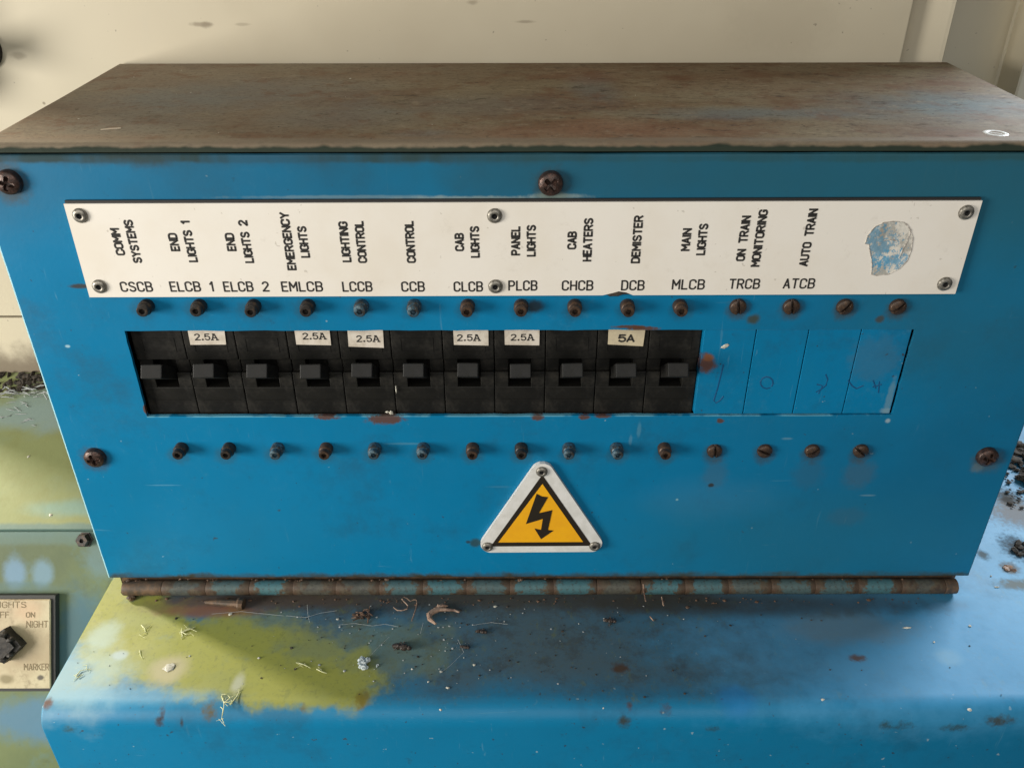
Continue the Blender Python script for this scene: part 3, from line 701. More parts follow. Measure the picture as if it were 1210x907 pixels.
for row, py in ((tops, 368.2), (bots, 537.6)):
    for px, k in row:
        screw('cap_screw', caps[k], px, py, .0068, random.uniform(0, 1), None, (random.gauss(0, .02), random.gauss(0, .02)))

# hinge
hb = [142.5, 190, 242, 294, 346, 397, 448, 500, 551, 603, 654, 705, 758, 810, 861, 912, 964, 1015, 1066, 1118, 1133]
HR = .0043; HY = -.0020; HZ = -.0052
hinge = link('hinge', bpy.data.meshes.new('hinge_leaf'), None, boxr)
bm = bmesh.new(); box(bm, XL+.006, XR-.006, .0026, .0034, -.0090, .0300); box(bm, XL+.006, XR-.006, HY, .03, HZ-HR+.0001, HZ-HR+.0009)
bm.to_mesh(hinge.data); bm.free(); hinge.data.materials.append(m_hingedark); hinge.matrix_parent_inverse = Matrix.Translation(-boxr.location)
xs = [ony(px, 693, HY-HR*.7).x for px in hb]
cache = {}
for i, (a, b) in enumerate(zip(xs, xs[1:])):
    L = b-a-.0003; key = round(L, 4) if i in (0, len(xs)-2) else 'std'
    if key not in cache:
        bm = bmesh.new(); n = 20; rings = []
        LL = L if key != 'std' else .0246
        for u, rr in ((-.5, .90), (-.5, .97), (-.485, 1), (-.3, 1), (0, 1.0), (.3, 1), (.485, 1), (.5, .97), (.5, .90)):
            rings.append([bm.verts.new((u*LL, HR*rr*math.cos(2*PI*k/n), HR*rr*math.sin(2*PI*k/n))) for k in range(n)])
        for r0_, r1_ in zip(rings, rings[1:]):
            for k in range(n): bm.faces.new((r0_[k], r0_[(k+1) % n], r1_[(k+1) % n], r1_[k]))
        bm.faces.new(rings[0]); bm.faces.new(rings[-1])
        o = obj('t', bm, m_hinge if key == 'std' else m_hingedark); cache[key] = o.data; bpy.data.objects.remove(o)
        cache[key].shade_smooth(); cache[key].set_sharp_from_angle(angle=math.radians(40))
    o = link('knuckle', cache[key], None, hinge)
    o.matrix_parent_inverse = Matrix.Translation(-boxr.location)@Matrix.Identity(4)
    o.location = (0, 0, 0)
    o.matrix_parent_inverse = Matrix.Identity(4)
    o.location = Vector(((a+b)/2, HY+random.uniform(-.0001, .0001), HZ))
    o.rotation_euler = (random.uniform(-.3, .3), 0, random.gauss(0, .003))
bm = bmesh.new(); tube(bm, [(xs[0]+.001, HY, HZ), (xs[-1]-.001, HY, HZ)], .0026, 10)
o = obj('hinge_pin', bm, m_hingedark, hinge)

# ------------------------------------------------------------------ circuit breakers and blanks
PIT = (ax1-ax0)/15
names = ['CSCB', 'ELCB 1', 'ELCB 2', 'EMLCB', 'LCCB', 'CCB', 'CLCB', 'PLCB', 'CHCB', 'DCB', 'MLCB']
W2 = PIT/2-.00018
def body_mesh():
    bm = bmesh.new(); h = W2
    box(bm, -h, h, .012, .060, -.040, .042)                                   # case
    box(bm, -h, h, .0042, .0125, -.0020, .0400, .0004)                        # upper face
    u = .0056
    for a, b in ((-h, -u), (u, h)):
        box(bm, a, b, .0060, .0122, -.0096, -.0015, .0003)                    # sunk band
        box(bm, a, b, .0038, .0124, -.0178, -.0091, .0003)                    # cheeks of the slot
    box(bm, -h, h, .0038, .0126, -.0380, -.0174, .0004)                       # lower face
    for a, b, c, d in ((-.008, .008, .0022, .0027), (-.008, .008, .0095, .0100), (-.008, -.0075, .0027, .0095), (.0075, .008, .0027, .0095)): box(bm, a, b, .0040, .0046, c, d)
    box(bm, -h+.003, h-.003, .0036, .0042, -.0250, -.0246)
    me = bpy.data.meshes.new('body'); bm.to_mesh(me); bm.free(); me.materials.append(m_black); return me
def toggle_mesh():
    bm = bmesh.new(); box(bm, -.0050, .0050, -.0130, .0110, -.0034, .0034, .0005)
    bmesh.ops.scale(bm, vec=(1, 1, 1), verts=bm.verts)
    for v in bm.verts:
        if v.co.y > 0: v.co.z *= .8
    bm.transform(Matrix.Translation((0, -.010+.0115, 0))@Matrix.Translation((0, -.0115, 0))@Matrix.Rotation(math.radians(-33), 4, 'X')@Matrix.Translation((0, .0130, 0)))
    me = bpy.data.meshes.new('toggle'); bm.to_mesh(me); bm.free(); me.materials.append(m_toggle); return me
mb, mt_ = body_mesh(), toggle_mesh()
zc_ = ony(600, 437.5, -.010).z
tags = {1: ((222, 391), (266, 391), (267.2, 407), (225, 407.3)), 3: ((348, 391), (389.6, 391), (391.2, 407.8), (350.2, 407)), 4: ((411, 391), (452.9, 391), (453.6, 410.9), (411.9, 409.4)),
        6: ((535.4, 391), (577, 391), (577.2, 408.2), (536.4, 407.3)), 7: ((595.9, 391), (637.5, 391), (637.2, 408), (596.5, 407.3)), 9: ((719, 389.5), (763, 389.5), (759.8, 409), (718.2, 406.8))}
tcx = {1: (243.3, 398), 3: (371, 397), 4: (434.5, 400), 6: (553.5, 398.8), 7: (617, 398.4), 9: (740, 399.5)}
extra = ['leftmost of the row, no sticker', 'with a 2.5A sticker', 'without a sticker', 'with a 2.5A sticker', 'with the lowest hanging 2.5A sticker', 'without a sticker', 'with a 2.5A sticker', 'with a 2.5A sticker', 'without a sticker', 'with the bold yellowed 5A sticker', 'without a sticker, beside the first blue blank']
for i in range(11):
    xc_ = ax0+PIT*(i+.5)
    br_ = empty('circuit_breaker', (xc_, .012, zc_), 'black circuit breaker under the %s marking, %s' % (names[i], extra[i]), 'circuit breaker', 'circuit breakers in the box window')
    o = link('body', mb, None, br_); o.location = (0, -.012, 0)
    o.location.y += random.uniform(0, .0003)
    o = link('toggle', mt_, None, br_); o.location = (random.gauss(0, .00025), -.012, random.gauss(0, .0002)); o.rotation_euler = (0, random.gauss(0, .012), random.gauss(0, .01))
    if i in tags:
        yp = .00385
        pts = [ony(a, b, yp) for a, b in tags[i]]
        for k in (0, 1): pts[k].z = max(pts[k].z, .1605)
        bm = bmesh.new(); prism(bm, [pts[3], pts[2], pts[1], pts[0]], NF, .00018)
        st = sub('rating_sticker', bm, m_paper2 if i == 9 else m_paper, br_)
        st['label'] = 'bold 5A paper sticker' if i == 9 else 'typewritten 2.5A paper sticker'
        c = ony(*tcx[i], yp)
        o = lettering('5A' if i == 9 else '2.5a', c, X, ZU, NF, .0082 if i == 9 else .0112, .0044 if i == 9 else .0037, .00095 if i == 9 else .00062, m_ink, st, gap=.28 if i == 9 else .45)
pos_ = ['first blue blanking plate, beside the last black breaker, with orange rust and a pen stroke', 'blue blanking plate with a small handwritten 0', 'blue blanking plate with a scribbled 2', 'last blue blanking plate, chipped at its lower right corner, faint scribble']
def pen(bl_, lines, r=.00042):
    bm = bmesh.new()
    for ln in lines: tube(bm, [ony(a, b, .0009)+Vector((0, 0, 0)) for a, b in ln], r, 5)
    for v in bm.verts: v.co.y = .0009+(v.co.y-.0009)*.3
    o = sub('pen_mark', bm, m_pen, bl_)
m_pen = simple('faded_pen_ink', (.003, .075, .19, 1), .5)
marks = [[[(855, 430), (852, 442), (848, 458), (843.5, 473), (846, 476), (851, 473), (855, 468)]],
         [[(906+7.5*math.cos(a*.6+1), 452+7*math.sin(a*.6+1)) for a in range(11)]],
         [[(975.5, 442), (978, 448), (976, 455), (970, 460), (964, 463)], [(965, 454), (972, 455.5), (967, 465)]],
         [[(1002, 449), (1007, 456), (1012, 459), (1020, 455.5)], [(1031.7, 449), (1035, 459)], [(1039, 450.5), (1038, 464)], [(1031, 457), (1041.6, 454)]]]
for i in range(4):
    xc_ = ax0+PIT*(i+11.5)
    bl_ = empty('blanking_plate', (xc_, .002, (az0+az1)/2), pos_[i], 'blanking plate', 'blue blanking plates at the right end of the window')
    bm = bmesh.new(); x1e = ax1-.0011 if i == 3 else xc_+PIT/2-.0002
    box(bm, xc_-PIT/2+.0002, x1e, .0009, .012, az0+.0003, az1-.0003, .0003)
    sub('face', bm, m_blank, bl_); pen(bl_, marks[i])
    if i == 0:
        bm = bmesh.new(); v = ony(857, 409, .0006)
        for k in range(3): blob(bm, (v.x+(k-1)*.0008, .0008, v.z+(k-1)*.0005), .0011, .0003, .0008, .3)
        sub('paint_chip', bm, m_fleck, bl_)
# dark chassis behind
bm = bmesh.new(); box(bm, ax0-.01, ax1+.01, .064, .068, .09, .18); sub('mounting_rail', bm, m_hole, boxr)
# screw and fleck inside the window
bm = bmesh.new(); v = ony(462.5, 486.5, .003); blob(bm, (v.x, .002, v.z), .0011, .0009, .0011, .2); blob(bm, (v.x-.002, .0026, v.z+.0003), .0011, .0005, .0005, .3); 
v = ony(468, 460, .003); blob(bm, (v.x, .003, v.z), .0003, .0004, .0022, .3)
tag(obj('lint', bm, m_fleck), 'white speck of lint stuck low between two black breakers', 'lint')

# ------------------------------------------------------------------ white legend plate
YP = -.0022
cs = [ony(75.0, 240.9, YP), ony(1161.1, 237.2, YP), ony(1128.8, 347.2, YP), ony(105.8, 351.2, YP)]   # tl tr br bl
lp = empty('legend_plate', tuple((cs[0]+cs[2])/2), 'long white engraved plate naming the thirteen circuits above the breakers', 'label plate')
ch = [ony(a, b, YP) for a, b in ((748, 348.8), (740, 345.5), (731, 344.2), (724, 346.2), (712, 348.9))]
poly = [cs[3]]+ch[::-1]+[cs[2], cs[1], cs[0]]
bm = bmesh.new(); prism(bm, poly, NF, .0009); sub('plate', bm, m_white, lp)
bm = bmesh.new(); k = .0003; v4 = [cs[3]+Vector((k, .00091, 0)), cs[2]+Vector((-k, .00091, 0)), cs[1]+Vector((-k, .00091, .0011)), cs[0]+Vector((k, .00091, .0011))]
prism(bm, v4, NF, .00125); sub('black_backing', bm, m_core, lp)
bm = bmesh.new(); v = ony(727, 347, YP); blob(bm, (v.x, YP+.0012, v.z-.0006), .0035, .0007, .0012, .3); sub('charred_chip', bm, m_dirt, lp)
ux = (cs[1]-cs[0]+cs[2]-cs[3]).normalized(); uz = NF.cross(ux); uz = uz if uz.z > 0 else -uz
prof = [(.00335, 0), (.0033, .0006), (.0028, .0012), (.0019, .0015), (.0012, .0014), (.0011, .0002)]
bm = lathe(bmesh.new(), prof, 26); o = obj('t', bm, m_rivet); me_riv = o.data; bpy.data.objects.remove(o)
me_riv.shade_smooth(); me_riv.materials.append(m_hole)
for f in me_riv.polygons:
    if abs(f.center.y) < .00145 and f.center.xz.length < .0012 if hasattr(f.center, 'xz') else False: f.material_index = 1
def rivet(px, py, yb, par, s=1):
    v = ony(px, py, yb-.0008); o = link('rivet', me_riv, None, par); o.matrix_parent_inverse = Matrix.Translation(-wloc(par)); o.location = (v.x, yb, v.z); o.scale = (s, s, s); return o
for px, py in ((94, 255.3), (584.5, 255.5), (1142.5, 251.5), (117, 339), (585.5, 339), (1117, 336)): rivet(px, py, YP, lp)
ROT = [('COMM', 139, 285.7, 164), ('SYSTEMS', 157, 285.5, 260), ('END', 205.4, 286.1, 110), ('LIGHTS 1', 223.6, 285.6, 248), ('END', 272.3, 286, 110), ('LIGHTS 2', 290.7, 285.6, 258), ('EMERGENCY', 340.3, 285.6, 347), ('LIGHTS', 358.6, 286, 190),
       ('LIGHTING', 407.4, 286, 244), ('CONTROL', 426.2, 286, 253), ('CONTROL', 484.6, 286, 253), ('CAB', 542.7, 286, 110), ('LIGHTS', 561, 286, 190), ('PANEL', 609.2, 284.6, 176), ('LIGHTS', 627.6, 284.6, 190), ('CAB', 675.8, 284, 109), ('HEATERS', 694.5, 283.6, 260),
       ('DEMISTER', 752.6, 283.2, 286), ('MAIN', 810.8, 283.2, 137), ('LIGHTS', 829.6, 283, 190), ('ON TRAIN', 878.2, 282, 272), ('MONITORING', 897, 282, 342), ('AUTO TRAIN', 955, 281.2, 345)]
for t, px, py, sp in ROT:
    c = ony(px, py, YP); hpx = sp/5.04
    span = abs(ony(px, py-hpx/2, YP).z-ony(px, py+hpx/2, YP).z)
    lettering(t, c, uz, -ux, NF, span, .0042, .00092, m_ink, lp)
for t, a, b, py in (('CSCB', 141.9, 180.3, 338.7), ('ELCB 1', 200.4, 252, 338.5), ('ELCB 2', 263.7, 318, 338.5), ('EMLCB', 332.2, 381.5, 338.5), ('LCCB', 404.2, 440.1, 338.5), ('CCB', 473.9, 502, 338.5), ('CLCB', 535.8, 570.8, 338.5), ('PLCB', 600.4, 635.2, 337.3),
                    ('CHCB', 663.7, 701.2, 337.2), ('DCB', 733.8, 761.8, 337), ('MLCB', 793.9, 833, 336), ('TRCB', 861.3, 898.2, 335.3), ('ATCB', 925.4, 963.2, 334.9)):
    c = ony((a+b)/2, py, YP); span = ony(b, py, YP).x-ony(a, py, YP).x
    lettering(t, c, ux, uz, NF, span, .0052, .00080, m_ink, lp, gap=.48)
# rubbed remains of a round sticker
q = M('rubbed_sticker_residue', (.40, .385, .34, 1), .75)
q.mixc(q.ramp(q.noise(190, 5, .7), .42, .56), (.66, .63, .56, 1)); q.mixc(q.ramp(q.noise(120, 3, .7, (1, 1, .5), off=3), .54, .66, 0, .7), (.28, .24, .19, 1))
cc = ony(1050, 293, YP)
v = ony(1040, 285, YP); x_ = q.spot((v.x-.001, YP, v.z-.003), (.0060, .1, .010), (.05, .25, .40, 1), .30, 3.2, 620, .68)
v = ony(1056, 308, YP); q.spot((v.x, YP, v.z), (.007, .1, .0035), (.05, .30, .50, 1), .30, 3.2, 620, .68)
q.height(q.noise(300, 4, .7), .0004, .8)
m_res = q.done()
out = [(1034, 268), (1044, 263), (1056, 261.5), (1067, 263), (1075, 270), (1078.5, 281), (1077, 295), (1072, 308), (1063, 318), (1050, 324.5), (1036, 325.5), (1030, 324), (1030.5, 312), (1029, 300), (1026, 289), (1022.5, 287.5), (1026, 277)]
bm = bmesh.new(); prism(bm, [ony(a, b, YP-.00012) for a, b in out][::-1], NF, .00012); rs = sub('sticker_residue', bm, m_res, lp)
bm = bmesh.new(); tube(bm, [ony(a+random.uniform(-.5, .5), b+random.uniform(-.5, .5), YP-.0001) for a, b in out+out[:1]], .00022, 5)
tube(bm, [ony(a, b, YP-.0001) for a, b in ((1070, 264), (1076, 272), (1072, 285), (1066, 296), (1062, 305))], .0003, 5)
tube(bm, [ony(a, b, YP-.0001) for a, b in ((1044, 284), (1052, 283), (1060, 284.5))], .0003, 5)
sub('residue_edge', bm, simple('residue_grey', (.28, .25, .22, 1), .8, 0, (.6, .56, .5, 1), 500, .4, .6), rs)

# ------------------------------------------------------------------ warning sign
YS = -.0024
sc_ = ony(641, 610, YS)
wsn = empty('warning_sign', tuple(sc_), 'yellow triangular high voltage sign with black lightning arrow, white rim and three rivets', 'warning sign')
Z = lambda a, b, y=YS: ony(550+a/6.722, 540+b/6.722, y)
def rtri(pts, rad, y, n=7):
    out = []; P = [Z(a, b, y) for a, b in pts]; N = len(P)
    for i in range(N):
        p_, a, b = P[i], (P[i-1]-P[i]).normalized(), (P[(i+1) % N]-P[i]).normalized()
        ang = a.angle(b); d = rad/math.tan(ang/2); c = p_+(a+b).normalized()*(rad/math.sin(ang/2))
        s0 = p_+a*d-c; s1 = p_+b*d-c
        for k in range(n+1):
            v = s0.lerp(s1, k/n).normalized()*rad; out.append(c+v)
    return out
bm = bmesh.new(); prism(bm, rtri([(612, -25), (62, 757), (1142, 750)], .0058, YS), NF, .0022); 
o = sub('sign_plate', bm, m_signwhite, wsn)
bm = bmesh.new(); prism(bm, [Z(a, b, YS-.00016) for a, b in ((610, 140), (200, 708), (1005, 703))], NF, .00016); sub('black_border', bm, m_signblack, wsn)
bm = bmesh.new(); prism(bm, [Z(a, b, YS-.00034) for a, b in ((612, 213), (262, 676), (934, 672))], NF, .00016); sub('yellow_field', bm, m_yellow, wsn)
bm = bmesh.new(); prism(bm, [Z(a, b, YS-.00052) for a, b in ((565, 290), (606, 311), (656, 317), (583, 444), (690, 420), (655, 578), (700, 582), (600, 650), (548, 566), (600, 577), (614, 490), (480, 530))], NF, .00016); sub('lightning_arrow', bm, m_signblack, wsn)
for a, b in ((607, 120), (176, 716), (1028, 712)): rivet(550+a/6.722, 540+b/6.722, YS, wsn, .92)

# ------------------------------------------------------------------ dark fitting at the upper left of the wall
v = ony(-45, 64, YW-.02)
ft = empty('wall_fitting', (v.x, YW, v.z), 'black round fitting on the cream wall at the upper left edge', 'fitting')
bm = bmesh.new(); lathe(bm, [(.0050, 0), (.0065, .018), (.0072, .028), (.0070, .034), (.0052, .037), (.0030, .036)], 28); o = obj('knob', bm, m_knobblack, ft, True)
bm = bmesh.new(); lathe(bm, [(.0125, 0), (.0125, .003), (.010, .005)], 28); obj('base_flange', bm, m_knobblack, ft)
v = ony(-45, 40, YW)
bm = bmesh.new(); box(bm, -.016, .016, -.030, 0, -.040, .10, .003); o = obj('shadow_block', bm, m_knobblack, ft); o.location = (-.034, 0, .012)  # unseen block added to cast a shadow on the wall

# ------------------------------------------------------------------ little things lying about
def litter(name, label, cat, bm, mat, group=None, smooth=False):
    o = obj(name, bm, mat, None, smooth); center(o); return tag(o, label, cat, group)
def T(px, py, h=0): return onz(px, py, ZD+h)
# rusty bolt lying under the hinge
bm = bmesh.new(); a, b = T(243, 711, .002), T(281, 713, .0026)
tube(bm, [a, a.lerp(b, .5)+Vector((0, .0002, 0)), b], [.0012, .0019, .0022], 10); tube(bm, [b, b+Vector((.0012, 0, 0)), b+Vector((.0034, -.0003, 0))], [.0033, .0036, .0030], 10)
litter('rusty_bolt', 'rusty bolt lying under the left end of the hinge', 'bolt', bm, m_hingedark)
bm = bmesh.new(); v = T(155, 706, .0012); blob(bm, v, .0022, .0018, .0015, .3); litter('rust_flake', 'dark rust flake below the left end of the hinge', 'rust flake', bm, m_hingedark)
# curled worm-like thread
bm = bmesh.new()
tube(bm, [T(a, b, .0012+h) for a, b, h in ((465, 717, 0), (469, 720.5, 0), (475, 721, .0005), (481, 719, .001), (482, 715, .0015), (478, 711, .002), (475, 707.5, .002), (477, 705, .0015), (481, 706.5, .001), (485, 710, .0008), (489, 708, .0012), (492, 708.5, .001), (492.5, 713, .0006), (491, 720, 0), (488, 729, 0), (486.5, 733, 0))], .00032, 6)
litter('curled_thread', 'thin pale curled thread under the middle left of the hinge', 'thread', bm, m_husk2)
bm = bmesh.new(); Pn = [(515, 737), (508, 731), (507, 726), (512, 722), (519, 720), (528, 720), (537, 720.5), (543, 723)]
tube(bm, [T(a, b, .0022) for a, b in Pn], [.0006, .0014, .0017, .0016, .0012, .0009, .0007, .0005], 7)
blob(bm, T(521, 717, .001), .0035, .002, .0016, .35)
litter('curled_husk', 'curved brown husk with pale edge lying on the console', 'husk', bm, m_husk2)
def insect(px, py, s, name, label):
    bm = bmesh.new(); c = T(px, py, .0016*s)
    blob(bm, c, .0022*s, .0018*s, .0015*s, .12); blob(bm, c+Vector((.0025*s, -.0006*s, 0)), .0012*s, .0011*s, .0011*s, .12); blob(bm, c+Vector((-.0030*s, .0009*s, -.0003*s)), .0026*s, .0014*s, .0012*s, .12)
    for k in range(6):
        a = random.uniform(0, 6.3); e_ = c+Vector((math.cos(a)*.0045*s, math.sin(a)*.004*s, -.0014*s)); md = c.lerp(e_, .5)+Vector((0, 0, .0022*s)); tube(bm, [c, md, e_], .00018*s, 4)
    litter(name, label, 'dead insect', bm, m_bug)
insect(477, 764, 1.15, 'dead_insect', 'black dead insect below the curled thread on the console')
insect(550, 764, .6, 'dead_insect', 'small dark dead insect right of the larger one')
insect(570, 746, .7, 'dead_insect', 'tiny crumpled insect right of the brown husk')
insect(722, 733, .8, 'dead_insect', 'brown dead insect lying beneath the right half of the hinge')
# clump of twigs at left
bm = bmesh.new()
for k in range(9):
    c = T(random.uniform(417, 438), random.uniform(721, 732), .0015); d = Vector((random.uniform(-1, 1), random.uniform(-.7, .7), random.uniform(0, .3))).normalized()*random.uniform(.002, .0055)
    tube(bm, [c-d, c+Vector((0, 0, .001)), c+d], [.0003, .0006, .0002], 5)
for k in range(5): blob(bm, T(random.uniform(418, 436), random.uniform(723, 731), .001), .0013, .0010, .0009, .35, 1)
litter('debris_clump', 'clump of brown plant bits and dead insect pieces, left of the curled thread', 'debris', bm, m_husk)
# fluffy white lump
bm = bmesh.new(); 
for k in range(9): blob(bm, T(430+random.uniform(-5, 5), 783+random.uniform(-5, 5), .0012), .0015, .0014, .0010, .35, 2)
for k in range(3): blob(bm, T(444+random.uniform(-2, 3), 787+random.uniform(-3, 2), .0005), .0006, .0006, .0005, .3, 1)
litter('cobweb_lump', 'white fluffy cobweb lump left of the black insect', 'cobweb', bm, simple('white_fluff', (.55, .60, .60, 1), .9, 0, (.22, .28, .30, 1), 700))
# white paint spot on the algae
bm = bmesh.new(); v = T(200, 788, .0003); blob(bm, v, .0031, .0026, .0005, .2); litter('paint_drop', 'off-white paint drop in the middle of the green patch', 'paint drop', bm, m_fleck)
# feathery pale scraps on the algae
m_scrap = simple('pale_dry_scrap', (.66, .66, .42, 1), .8, 0, (.48, .50, .22, 1), 700)
def scrap(lines, label, r=.00045):
    bm = bmesh.new(); r *= .55
    extra_ = []
    for ln in lines:
        for k in range(2):
            a = random.choice(ln); extra_.append([a, (a[0]+random.gauss(0, 3.5), a[1]+random.gauss(0, 2.5)), (a[0]+random.gauss(0, 5), a[1]+random.gauss(0, 4))])
    for ln in extra_: tube(bm, [T(a, b, random.uniform(.0002, .001)) for a, b in ln], [r*.7, r*.5, r*.3], 4)
    for ln in lines: tube(bm, [T(a, b, .0006) for a, b in ln], [r*1.3]+[r]*(len(ln)-2)+[r*.4], 5)
    litter('dry_scrap', label, 'plant scrap', bm, m_scrap)
scrap([[(214, 746), (222, 744), (231, 740)], [(214, 746), (220, 749), (225, 748)], [(214, 746), (216, 751)], [(218, 744), (226, 742)]], 'pale feathery scrap at the upper edge of the green patch')
scrap([[(262, 822), (265, 830), (264, 838)], [(265, 830), (272, 824), (279, 820)], [(264, 826), (262, 820)], [(265, 830), (274, 828)], [(264, 838), (262, 848)], [(272, 832), (280, 822), (283, 815)]], 'pale branching scrap at the lower edge of the green patch', .0005)
scrap([[(167, 738), (171, 742), (172, 746)], [(172, 746), (170, 741)]], 'small pale hooked scrap left on the green patch')
scrap([[(353, 783), (360, 785), (367, 789)], [(374, 790), (380, 793), (386, 795)]], 'pale thin scrap at the right end of the green patch')
scrap([[(90, 798), (95, 792), (102, 790)], [(92, 800), (99, 796)]], 'pale yellow scrap near the console left edge')
scrap([[(165, 768), (166, 774), (168, 777)]], 'short pale scrap in the upper part of the green patch', .0003)
# cobweb strands near the hinge
bm = bmesh.new()
for ln in (((338, 727), (362, 729), (378, 724), (398, 721)), ((363, 714), (364, 728), (366, 735)), ((400, 738), (418, 736), (440, 739), (455, 737), (470, 740)), ((560, 738), (580, 735), (600, 737)), ((437, 775), (446, 765), (460, 752)), ((250, 725), (285, 722), (335, 727)), ((500, 735), (497, 748)), ((520, 795), (533, 785), (548, 770), (541, 755))):
    tube(bm, [T(a, b, random.uniform(.0004, .0012)) for a, b in ln], .00009, 4)
tag(obj('cobweb', bm, m_silk), 'fine grey cobweb strands across the console below the hinge', 'cobweb')
# cobweb caught on the hinge right of centre
bm = bmesh.new()
for ln in (((760, 690), (761, 700), (763, 710)), ((782, 705), (784, 715)), ((768, 728), (772, 733))): tube(bm, [onz(a, b, ZD+.0045) if b > 704 else ony(a, b, HY-HR-.0003) for a, b in ln], .0004, 5)
tag(obj('thread', bm, m_husk2), 'brown threads hanging over the hinge right of its middle', 'thread')
# specks
def specks(name, n, fn, mat, smin, smax, label, flat=.5):
    bm = bmesh.new()
    for k in range(n):
        p_ = fn(); s = random.uniform(smin, smax)*random.choice((.6, .8, 1, 1, 1.6)); 
        b = bmesh.new(); bmesh.ops.create_icosphere(b, subdivisions=1, radius=s)
        for v in b.verts: v.co = Vector((v.co.x*random.uniform(.6, 1.5), v.co.y*random.uniform(.6, 1.3), v.co.z*flat))+p_
        join(bm, b)
    o = obj(name, bm, mat); return tag(o, label, None, None, 'stuff')
def cen():
    return T(min(1130, max(90, random.gauss(560, 190))), 715+abs(random.gauss(0, 55)) if random.random() < .9 else random.uniform(710, 830), .0002)
def cl(f):
    def g():
        while True:
            v = f()
            if v.y > -.074 and v.x > xc+.004: return v
    return g
def anyw():
    return Vector((random.uniform(xc+.004, .45), random.uniform(-.075, -.008), ZD+.0002))
specks('pale_crumbs', 60, cl(cen), m_silk, .00018, .00055, 'pale crumbs scattered on the console')
specks('pale_crumbs', 50, cl(lambda: T(random.gauss(480, 70), random.gauss(752, 25), .0002)), m_silk, .00018, .00055, 'pale crumbs round the cobweb')
specks('dark_crumbs', 120, cl(cen), m_dirt, .0002, .0006, 'dark crumbs scattered on the console')
specks('dark_crumbs', 40, anyw, m_dirt, .0002, .0006, 'dark grit over the console top')
specks('dark_crumbs', 120, cl(lambda: T(random.uniform(150, 1130), 706+abs(random.gauss(0, 5)), .0003)), m_husk, .0002, .0008, 'brown grit along the foot of the hinge')
specks('hinge_grit', 110, lambda: ony(random.uniform(140, 1130), random.uniform(683.5, 687), -.001)+Vector((0, 0, 0)), m_husk, .0003, .0008, 'brown grit caught between cover and hinge')
specks('lid_specks', 26, lambda: Vector((random.uniform(-.22, .24), random.uniform(.01, .16), HT)), m_fleck, .00015, .0004, 'pale specks on the rusty lid')
# debris in the corner on the right behind the box
def rc():
    return onz(random.uniform(1188, 1240), random.uniform(540, 600), ZD+.001)
bm = bmesh.new(); 
for k in range(26): blob(bm, onz(random.uniform(1200, 1250), random.uniform(520, 572), ZD+.003), random.uniform(.002, .006), random.uniform(.002, .006), random.uniform(.0015, .004), .35, 2)
litter('rusty_lump', 'black crusty lump of rust and dirt on the console right of the box', 'dirt lump', bm, m_dirt)
specks('corner_grit', 110, rc, m_dirt, .0005, .0016, 'black grit on the console right of the box')
bm = bmesh.new()
for k in range(12): blob(bm, onz(random.uniform(1198, 1216), random.uniform(640, 655), ZD+.0008), .0022, .0018, .0012, .35, 1)
litter('rust_scab', 'dark rust scab at the right edge of the console', 'rust scab', bm, m_dirt)
bm = bmesh.new()
for k in range(8): blob(bm, onz(random.uniform(1187, 1200), random.uniform(668, 674), ZD+.0004), .0016, .0012, .0007, .35, 1)
litter('husk', 'pale brown broken husk on the console right of the hinge', 'husk', bm, m_husk2)
bm = bmesh.new()
for a, b in ((736, 716), (1150, 1150),): pass
for px, py, s in ((585, 716, .0011), (521, 838, .0009), (487, 790, .0006), (560, 785, .0008), (1022, 692, .0012), (1146, 739, .001), (972, 826, .0010), (1104, 758, .0007), (1146, 838, .0011), (713, 836, .0006), (1171, 680, .0007), (521, 793, .0008), (506, 805, .0006), (529, 812, .0010), (306, 777, .0009), (272, 725, .0012), (399, 731, .001)):
    blob(bm, T(px, py, .0003), s, s*.8, s*.5, .3, 1)
for px, py, s in ((1072, 741, .0012), (1178, 693, .0008)): blob(bm, T(px, py, .0003), s*2, s*.6, s*.4, .3, 1)
tag(obj('white_flecks', bm, m_fleck), 'white flecks on the console', kind='stuff')
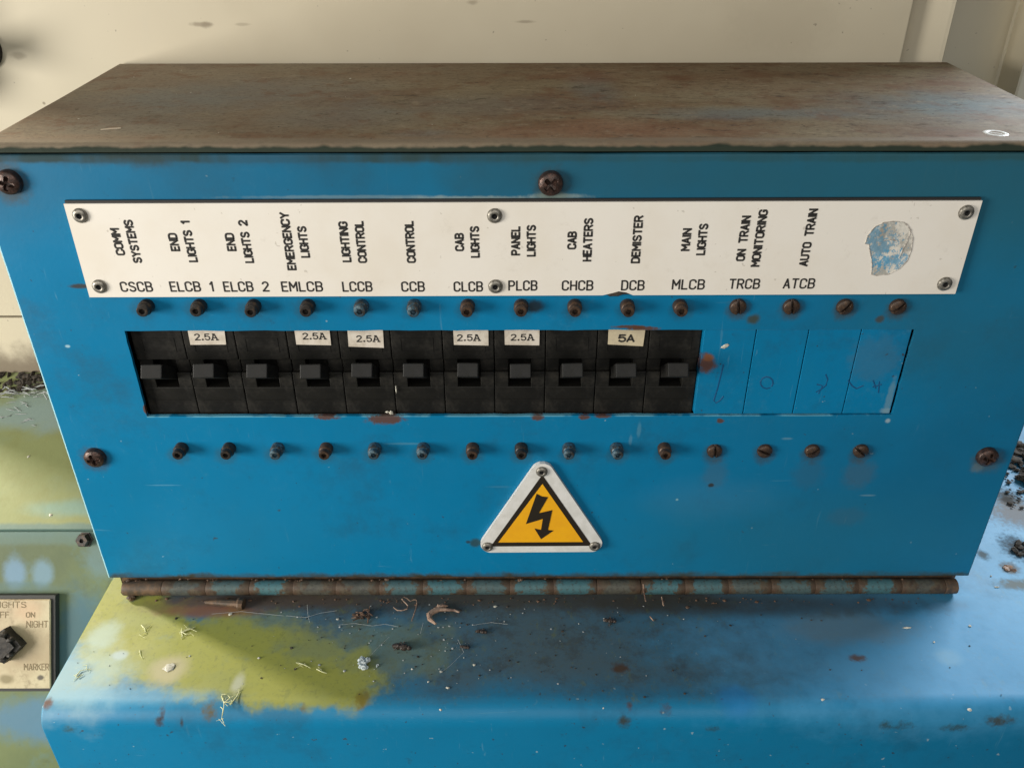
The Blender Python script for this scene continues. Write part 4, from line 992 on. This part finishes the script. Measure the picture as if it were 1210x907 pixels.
# marks on the lid
bm = bmesh.new(); v0, v1 = onz(119, 153.5, HT), onz(143, 151.5, HT); tube(bm, [v0, v0.lerp(v1, .5)+Vector((0, .0004, 0)), v1], [.0009, .0011, .0009], 6)
for v in bm.verts: v.co.z = HT+(v.co.z-HT)*.25
litter('paint_streak', 'short cream paint streak on the left of the rusty lid', 'paint mark', bm, simple('cream_mark', (.62, .52, .40, 1), .7))
c = onz(1176.5, 157.5, HT); bm = bmesh.new()
tube(bm, [c+Vector((math.cos(a*.45)*.0042, math.sin(a*.45)*.0042, 0)) for a in range(15)], .0011, 6); tube(bm, [c+Vector((-.0028, .0015, 0)), c+Vector((.0022, -.0014, 0))], .0007, 6)
for v in bm.verts: v.co.z = HT+(v.co.z-HT)*.25
litter('paint_ring', 'white ring of paint on the right of the rusty lid', 'paint mark', bm, m_signwhite)
# dirt line at the foot of the left wall
bm = bmesh.new()
for k in range(70):
    v = onsh(random.uniform(-30, 60), random.uniform(441, 462)); blob(bm, v, random.uniform(.001, .004), random.uniform(.001, .004), random.uniform(.0008, .0025), .35, 1)
tag(obj('dirt_line', bm, m_dirt), 'black dirt along the foot of the cream wall', kind='stuff')
bm = bmesh.new()
for k in range(26):
    c = onsh(random.uniform(-10, 60), random.uniform(455, 470), .002); d = Vector((random.uniform(-1, 1), random.uniform(-.6, .6), random.uniform(-.1, .3))).normalized()*random.uniform(.002, .006)
    tube(bm, [c-d, c+Vector((0, 0, .0006)), c+d], [.0002, .0005, .0002], 4)
for k in range(16):
    c = onsh(random.uniform(0, 50), random.uniform(475, 505), .0003); d = Vector((random.uniform(-1, 1), random.uniform(-.3, .3), 0)).normalized()*random.uniform(.001, .004); tube(bm, [c-d, c, c+d], [.0001, .0003, .0001], 4)
tag(obj('dry_scraps', bm, m_silk), 'pale dry grass scraps on the green shelf', kind='stuff')
bm = bmesh.new(); v = onsh(60, 608); blob(bm, v, .0016, .0013, .0006, .3, 1); litter('white_fleck', 'white fleck near the front of the green shelf', 'fleck', bm, m_fleck)
bm = bmesh.new(); v = onsh(34, 539); blob(bm, v, .0009, .0014, .0006, .3, 1); litter('white_fleck', 'pale fleck in the middle of the green shelf', 'fleck', bm, m_fleck)
